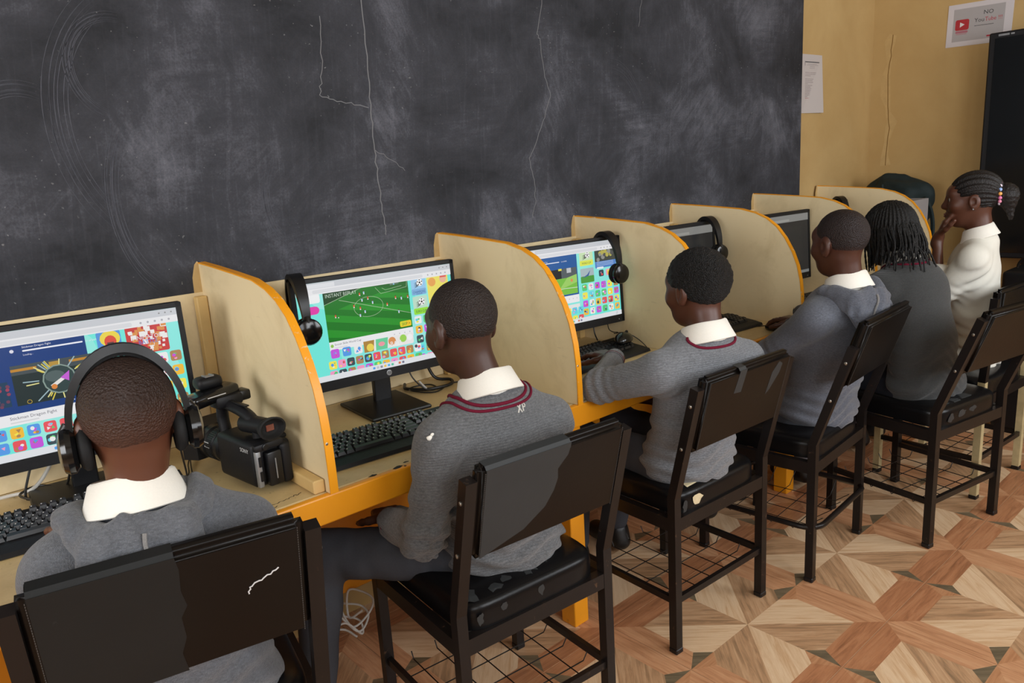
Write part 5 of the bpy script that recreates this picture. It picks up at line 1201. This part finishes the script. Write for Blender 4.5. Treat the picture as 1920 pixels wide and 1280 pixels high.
cable('headphone cable lying on the desk between the boy and the camcorder', [(-.335, -.74, .98), (-.30, -.62, .86), (-.27, -.40, .78), (-.235, -.25, zd), (-.20, -.27, zd), (-.175, -.20, zd+.002), (-.16, -.17, zd+.006), (-.18, -.24, zd), (-.195, -.30, zd)], .0018)
cable('thin mouse cable curling over the keyboard of the typing boy', [(1.44, -.25, DH+.05), (1.46, -.29, DH+.055), (1.487, -.33, DH+.03), (1.47, -.39, zd), (1.42, -.42, zd+.002)], .0018)
cable('thin cable hanging from the world cup screen down to its mouse', [(1.46, -.20, .85), (1.45, -.215, .81), (1.445, -.24, DH+.055), (1.44, -.27, DH+.058)], .0018)
cable('second black cable dropping behind the world cup screen', [(1.41, -.17, .86), (1.405, -.18, .80), (1.40, -.20, zd+.02)], .0026)
cable('mouse cable trailing across the desk to the hand holding the mouse', [(2.12, -.20, zd+.02), (2.125, -.27, zd+.012), (2.10, -.36, zd), (2.115, -.45, zd), (2.06, -.49, zd), (2.02, -.525, zd), (2.012, -.566, zd+.008)], .0020)
cable('coil of pale cord on the floor under the desk', [(.20+.05*math.cos(k*1.1)+.012*k/3, -.17+.035*math.sin(k*1.1), .02+.018*(k % 5)+.004*k) for k in range(22)], .0035, 'whitecable', 'cord_coil')

# ------------------------------------------------------------------ papers on the walls
P = Paint(); W_, H_s = .325, .225; P.rect(0, 0, W_, H_s, (.62, .58, .60)); P.rect(.030, .026, W_-.040, H_s-.026, (.40, .375, .38))
P.rrect(.042, .085, .112, .142, (.42, .012, .02), .010); P.poly([(.066, .101), (.066, .128), (.090, .1145)], (.72, .68, .68)); P.rrect(.046, .070, .108, .082, (.40, .13, .17), .003); P.rrect(.05, .062, .104, .068, (.42, .25, .27), .002)
P.text('NO', .205, .155, .030, (.02, .02, .02), 'CENTER', 1.05); P.text('You', .138, .118, .030, (.02, .02, .02), 'LEFT', 1.0); P.text('Tube !!!', .190, .118, .030, (.45, .02, .04), 'LEFT', .9); P.rect(.140, .098, .235, .1005, (.03, .03, .03))
P.rrect(.205, .035, .262, .043, (.42, .02, .04), .002)
sg = obj('wall_sign', P.mesh('wall_sign', M['print'], 1, lambda u, v_, d: (-.0012-d, -u, v_)), None, (XR-.001, -.412, 1.970)); sg.rotation_euler = (math.radians(1.5), 0, 0)
MB().box((-.0005, -W_/2, H_s/2), (.001, W_, H_s)).build('sheet', M['white'], sg); tag(sg, 'white paper sign reading NO YouTube above the large black display', 'sign')
P = Paint(); W_, H_s = .222, .31; P.rect(0, 0, W_, H_s, (.52, .47, .45)); r = random.Random(2)
P.rect(.035, .268, .19, .273, (.05, .05, .06)); P.rect(.03, .25, .034, .275, (.08, .08, .1)); P.rect(.192, .246, .198, .272, (.08, .08, .1))
for y_, a_0, a_1 in ((.259, .06, .165), (.253, .05, .18), (.246, .085, .14), (.238, .08, .14)): P.rect(a_0, y_, a_1, y_+.002, (.28, .24, .25))
for k, ln in enumerate((.16, .16, .06, 0, .09, .08, .14, .03, .14, .06, .15, .08, .09, .15, .13, .025, .075)):
    if ln:
        x_ = .035
        while x_ < .035+ln: wd = r.uniform(.006, .018); P.rect(x_, .214-.0085*k, min(x_+wd, .035+ln), .2165-.0085*k, (.25, .2, .21) if k < 16 else (.45, .15, .17)); x_ += wd+.003
P.disc(.15, .018, .022, (.33, .34, .37), .014); P.disc(.145, .014, .008, (.2, .2, .26)); P.disc(.10, .026, .007, (.4, .38, .4))
nt = obj('wall_notice', P.mesh('wall_notice', M['print'], 1, lambda u, v_, d: (u, -.0012-d-max(0, (u-.19)*.5)*max(0, 1-v_/.06), v_)), None, (3.342, -.001, 1.648)); nt.rotation_euler = (0, math.radians(-.5), 0)
MB().box((W_/2-.01, -.0005, H_s/2), (W_-.02, .001, H_s)).build('sheet', M['white'], nt); tag(nt, 'small printed notice sheet taped beside the blackboard edge', 'notice')

# ------------------------------------------------------------------ large display, bag, box, case in the far corner
td = thing('wall_display', 'large black display on legs against the yellow end wall', 'display', (4.05, -1.45, 0))
fr = MB(); fr.rbox((0, 0, 1.395), (.055, 1.52, 1.19), .008, 2); fr_o = fr.build('display_housing', M['plastic_matte'], td)
t = NT('display_glass'); t.col((.006, .007, .008)); M['tvglass'] = t.set(.12, 0, .4)
MB().rbox((-.0285, 0, 1.395), (.003, 1.46, 1.13), .001, 1).build('display_glass', M['tvglass'], fr_o)
MB().box((-.0285, .69, 1.974), (.0015, .05, .010)).box((-.0285, .65, 1.974), (.0015, .016, .008)).build('maker_mark', M['silver'], fr_o)
for y_ in (-.5, .5): MB().rbox((0.01, y_, .40), (.04, .06, .80), .006, 2).build('leg', M['frame'], td); MB().rbox((-.02, y_, .025), (.24, .06, .05), .008, 2).build('foot', M['frame'], td)
bg = thing('travel_bag', 'dark green soft bag with straps slumped in the far corner behind the last partition', 'bag', (3.98, -.275, DH))
t = NT('bag_cloth'); t.col(t.mix(t.noise(t.coord(), 14, 4), srgb(22, 32, 33), srgb(34, 46, 47))); t.bump(t.noise(t.coord(), 50, 4), .2, .004); M['bag'] = t.set(.7, 0, .25)
B = S(); B.ell((0, .02, .38), (.13, .165, .135), .05); B.ell((0, -.08, .37), (.13, .125, .125), .05); B.ell((0, .02, .16), (.13, .20, .17), .08); B.cap((0, .13, .46), (0, .06, .50), .035, .03, .04); B.cap((0, .0, .505), (0, -.03, .51), .03, .025, .03); B.cap((0, -.15, .44), (0, -.20, .41), .035, .012, .03); B.half((0, 0, .002), (0, 0, -1), .01)
B.disp = lambda Q: wave(Q, 3, 42, .010); obj('bag_body', B.mesh('bag_body', M['bag'], .008, 1), bg)
MB().tube(smoothline([(-.10, -.19, .40), (-.06, -.215, .33), (-.04, -.225, .22), (-.05, -.22, .10)], 6), .012, 6).build('strap', M['bag'], bg, True)
MB().tube(smoothline([(-.13, .03, .48), (-.145, .02, .40), (-.14, .02, .28)], 6), .008, 6).build('strap', M['bag'], bg, True)
bx_ = thing('storage_box', 'pale grey open box standing behind the last partition', 'box', (3.70, -.355, DH)); M['carton'] = plain('grey_card', srgb(150, 144, 142), .8, 0, .2, .08, 10)
mb = MB(); w2, d2, h2 = .13, .15, .40
mb.box((-w2, 0, h2/2), (.006, 2*d2, h2)).box((w2, 0, h2/2), (.006, 2*d2, h2)).box((0, -d2, h2/2), (2*w2, .006, h2)).box((0, d2, h2/2), (2*w2, .006, h2)).box((0, 0, .004), (2*w2, 2*d2, .006)); mb.build('carton', M['carton'], bx_)
cs = thing('equipment_case', 'black equipment case with a ring handle in front of the display', 'case', (3.62, -1.32, 0))
MB().rbox((0, 0, .41), (.30, .66, .80), .02, 3).build('case_body', M['plastic_matte'], cs, True)
MB().tube([(-.0, .26+.042*math.cos(PI*k/12), .81+.05*math.sin(PI*k/12)) for k in range(13)], .007, 8).build('ring_handle', M['frame'], cs, True)
# a frayed hole on the second boy's sleeve shows the shirt underneath
# stitched letters on the second boy's collar
bd, G2, n2, T2 = PEOPLE[2]
def stitch(pts):
    Q = G2.project(np.array([(n2[0]+.030+x, n2[1]-.098-.25*(z*-.35), n2[2]-.028+z) for x, z in pts]), .001, 12); MB().tube([tuple(p) for p in Q], .0019, 6).build('stitched_letter', M['whitecable'], bd, True)
lin = lambda a, b: [(a[0]+(b[0]-a[0])*k/5, a[1]+(b[1]-a[1])*k/5) for k in range(6)]
stitch(lin((0, .012), (.014, -.012))); stitch(lin((.013, .012), (.001, -.012))); stitch(lin((.020, .014), (.019, -.010))); stitch([(.020, .013), (.027, .012), (.029, .006), (.026, .001), (.020, .002)])

hl_ = np.array(Matrix.Rotation(-heading(8), 3, 'Z')) @ (np.array((.168, -.80, .868))-np.array((.343, -.815, 0)))
for k, (dx, dz, sz_) in enumerate(((0, 0, .0075), (.006, .005, .005), (-.007, .004, .004))):
    q_ = G2.project(np.array([hl_+np.array((dx, -.02, dz))]), .0, 14)[0]; MB().ball(tuple(q_), (sz_, sz_*.5, sz_*.8), 8).build('frayed_hole', M['shirt'], bd, True)
